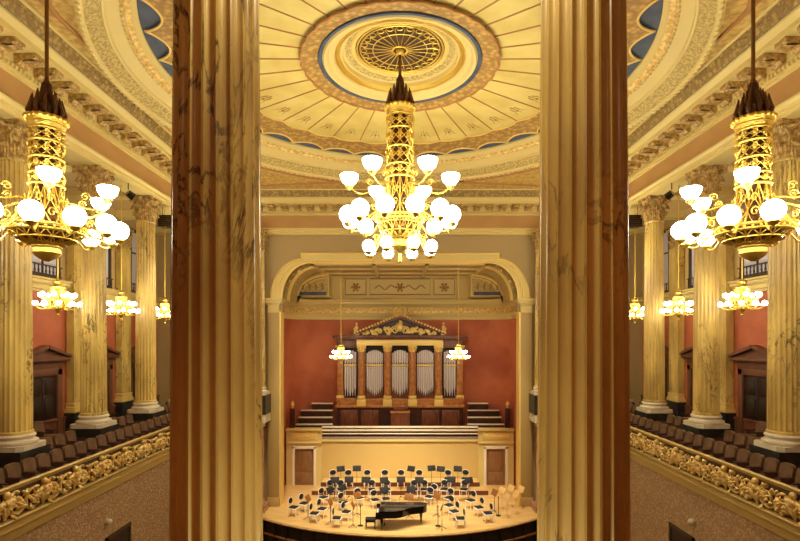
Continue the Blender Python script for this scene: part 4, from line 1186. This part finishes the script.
for px,l in [(334,'far left'),(349,'second from left'),(367,'third from left'),(386,'left of centre'),(401,'centre'),(420,'right of centre'),(448,'second from right'),(467,'far right')]:
    place_stand(px,479.5,'black music stand before the upper riser, '+l,z=.24,group='riser music stands',rz=random.uniform(-.3,.3))
for px,py,l in [(330,490,'left end of the lower riser'),(343,488,'second from left'),(384,490,'left of centre below the riser'),(411,489.5,'right of centre below the riser')]:
    place_stand(px,py,'black music stand in front of the lower riser, '+l,group='floor music stands')
for px,py,l in [(311,499,'between two chairs at the far left'),(333,503,'left of the piano among the chairs'),(353,505,'nearest the piano on the left'),(357,495,'behind the piano stool'),(409,497,'behind the middle of the piano'),(437,495.5,'behind the piano tail'),(442,507,'right of the piano tail'),(494.5,492.5,'at the far right, next to pale stands')]:
    place_stand(px,py,'brown music stand '+l,'brownwood',group='brown music stands')
for px,py,l in [(502,490,'leftmost of the cluster'),(507,497,'lowest in the cluster'),(511,488,'middle of the pale cluster'),(516,494,'right in the pale cluster'),(521,489,'rightmost of all')]:
    place_stand(px,py,'pale golden music stand at the right stage end, '+l,'palewood',group='pale music stands')
def pole_stand(px,py,label):
    x,y=stagepos(px,py); x,y=free(x,y,0,.16)
    t=thing('microphone_stand',label,'stand',(x,y,STAGE),0,'thin upright stands')
    MB().tube([(0,0,.03),(0,0,.95)],.018,6).build('pole','blackcush',t); MB().lathe([(.14,0),(.14,.02),(.03,.04)],16).build('base','blackcush',t)
    MB().tube([(0,0,.95),(.0,-.03,1.02)],.03,8).build('clip','blackcush',t)
pole_stand(354,527,'thin dark upright stand left of the grand piano'); pole_stand(438,526,'thin dark upright stand right of the grand piano'); pole_stand(495.5,514,'thin dark upright stand at the right of the orchestra chairs')

# ------------------------------------------------------------------ small fixtures
for sgn,side in((-1,'left'),(1,'right')):
    y=XF*.0+ 18.6
    t=thing('spotlight','small black spotlight hanging under the %s gallery architrave'%side,'spotlight',(sgn*10.3,18.95,H(5.95)))
    MB().tube([(0,0,0),(0,0,-.25)],.02,6).build('bracket','ebony',t)
    b=MB(); b.tube([(0,-.05,-.38),(-sgn*.12,.12,-.5)],[.13,.15],14); b.build('housing','ebony',t)
    MB().tube([(-sgn*.121,.121,-.501),(-sgn*.125,.126,-.505)],.12,14).build('lens','white',t)
    t=thing('loudspeaker','dark box loudspeaker hung beside the far %s gallery column'%side,'loudspeaker',(sgn*10.35,22.2,H(5.95)))
    b=MB().bevbox(-.3,.3,-.25,.25,-.95,-.45,.02).build('cabinet','ebony',t)
    b=MB()
    for k in range(5): b.box(-.27,.27,-.262,-.25,-.9+.085*k,-.87+.085*k)
    b.build('grille','seatwood',t); MB().tube([(-.2,0,0),(-.2,0,-.46)],.012,5).tube([(.2,0,0),(.2,0,-.46)],.012,5).build('hanger','ebony',t)
    yy=9.02*F/294
    t=thing('wall_camera','small pale dome camera on the textured wall below the %s parapet'%side,'camera',(sgn*9.02,yy,PZ(522,yy)))
    MB().box(-.02 if sgn>0 else -.0,.0 if sgn>0 else .02,-.09,.09,-.09,.09).build('plate','white',t)
    MB().sphere((-sgn*.09,0,0),.1,14).build('dome','white',t)
    # dark opening in the lower wall
    yc=16.0
    w=bpy.data.objects.new('window_%d'%(9 if sgn<0 else 10),None); COL.objects.link(w); w['kind']='structure'; w.location=(sgn*9.02,yc,H(-6.12)-1.3)
    MB().box(-.03,.03,-.6,.6,0,1.25).build('window_pane','dark',w)
    MB().box(-.05,.05,-.7,-.6,-.05,1.35).box(-.05,.05,.6,.7,-.05,1.35).box(-.05,.05,-.7,.7,1.25,1.35).build('window_frame','winframe',w)

# ------------------------------------------------------------------ lights, world, camera
def area(name,loc,size,power,col,rot=(0,0,0)):
    l=bpy.data.lights.new(name,'AREA'); l.energy=power; l.size=size; l.color=col; o=bpy.data.objects.new(name,l); COL.objects.link(o); o.location=loc; o.rotation_euler=rot; return o
def spot(name,loc,target,power,ang,col,rad=.2):
    l=bpy.data.lights.new(name,'SPOT'); l.energy=power; l.spot_size=math.radians(ang); l.spot_blend=.6; l.color=col; l.shadow_soft_size=rad
    o=bpy.data.objects.new(name,l); COL.objects.link(o); o.location=loc
    d=Vector(target)-Vector(loc); o.rotation_euler=d.to_track_quat('-Z','Y').to_euler(); return o
for k,x in enumerate((-5.5,-2,2,5.5)): spot('added_stage_fill',(x,22.5,H(7.9)),(x*.5,28.6,STAGE),5200,44,(1,.9,.7))  # spots added to brighten the stage, without any fixtures
for x,y,h,e in((0,3.7,4.6,235),(0,3.5,-3.0,110),(0,-1.5,4.5,50)):  # unseen point lights added to brighten the foreground columns
    l=bpy.data.lights.new('added_fill_light','POINT'); l.energy=e; l.color=(1,.9,.68); l.shadow_soft_size=.2; o=bpy.data.objects.new('added_fill_light',l); COL.objects.link(o); o.location=(x,y,H(h))
w=bpy.data.worlds.new('World'); sc.world=w; w.use_nodes=True
w.node_tree.nodes['Background'].inputs[0].default_value=(1,.8,.5,1); w.node_tree.nodes['Background'].inputs[1].default_value=.15
cam=bpy.data.cameras.new('camera'); co=bpy.data.objects.new('camera',cam); COL.objects.link(co); sc.camera=co
cam.sensor_width=36; cam.lens=36*F/800; cam.shift_y=(HY-270.5)/800; co.location=(0,0,ZC); co.rotation_euler=(PI/2,0,0); cam.clip_start=.1; cam.clip_end=200
sc.view_settings.view_transform='Standard'; sc.view_settings.look='None'; sc.view_settings.gamma=1; sc.view_settings.exposure=0.08
sc.view_settings.use_curve_mapping=False
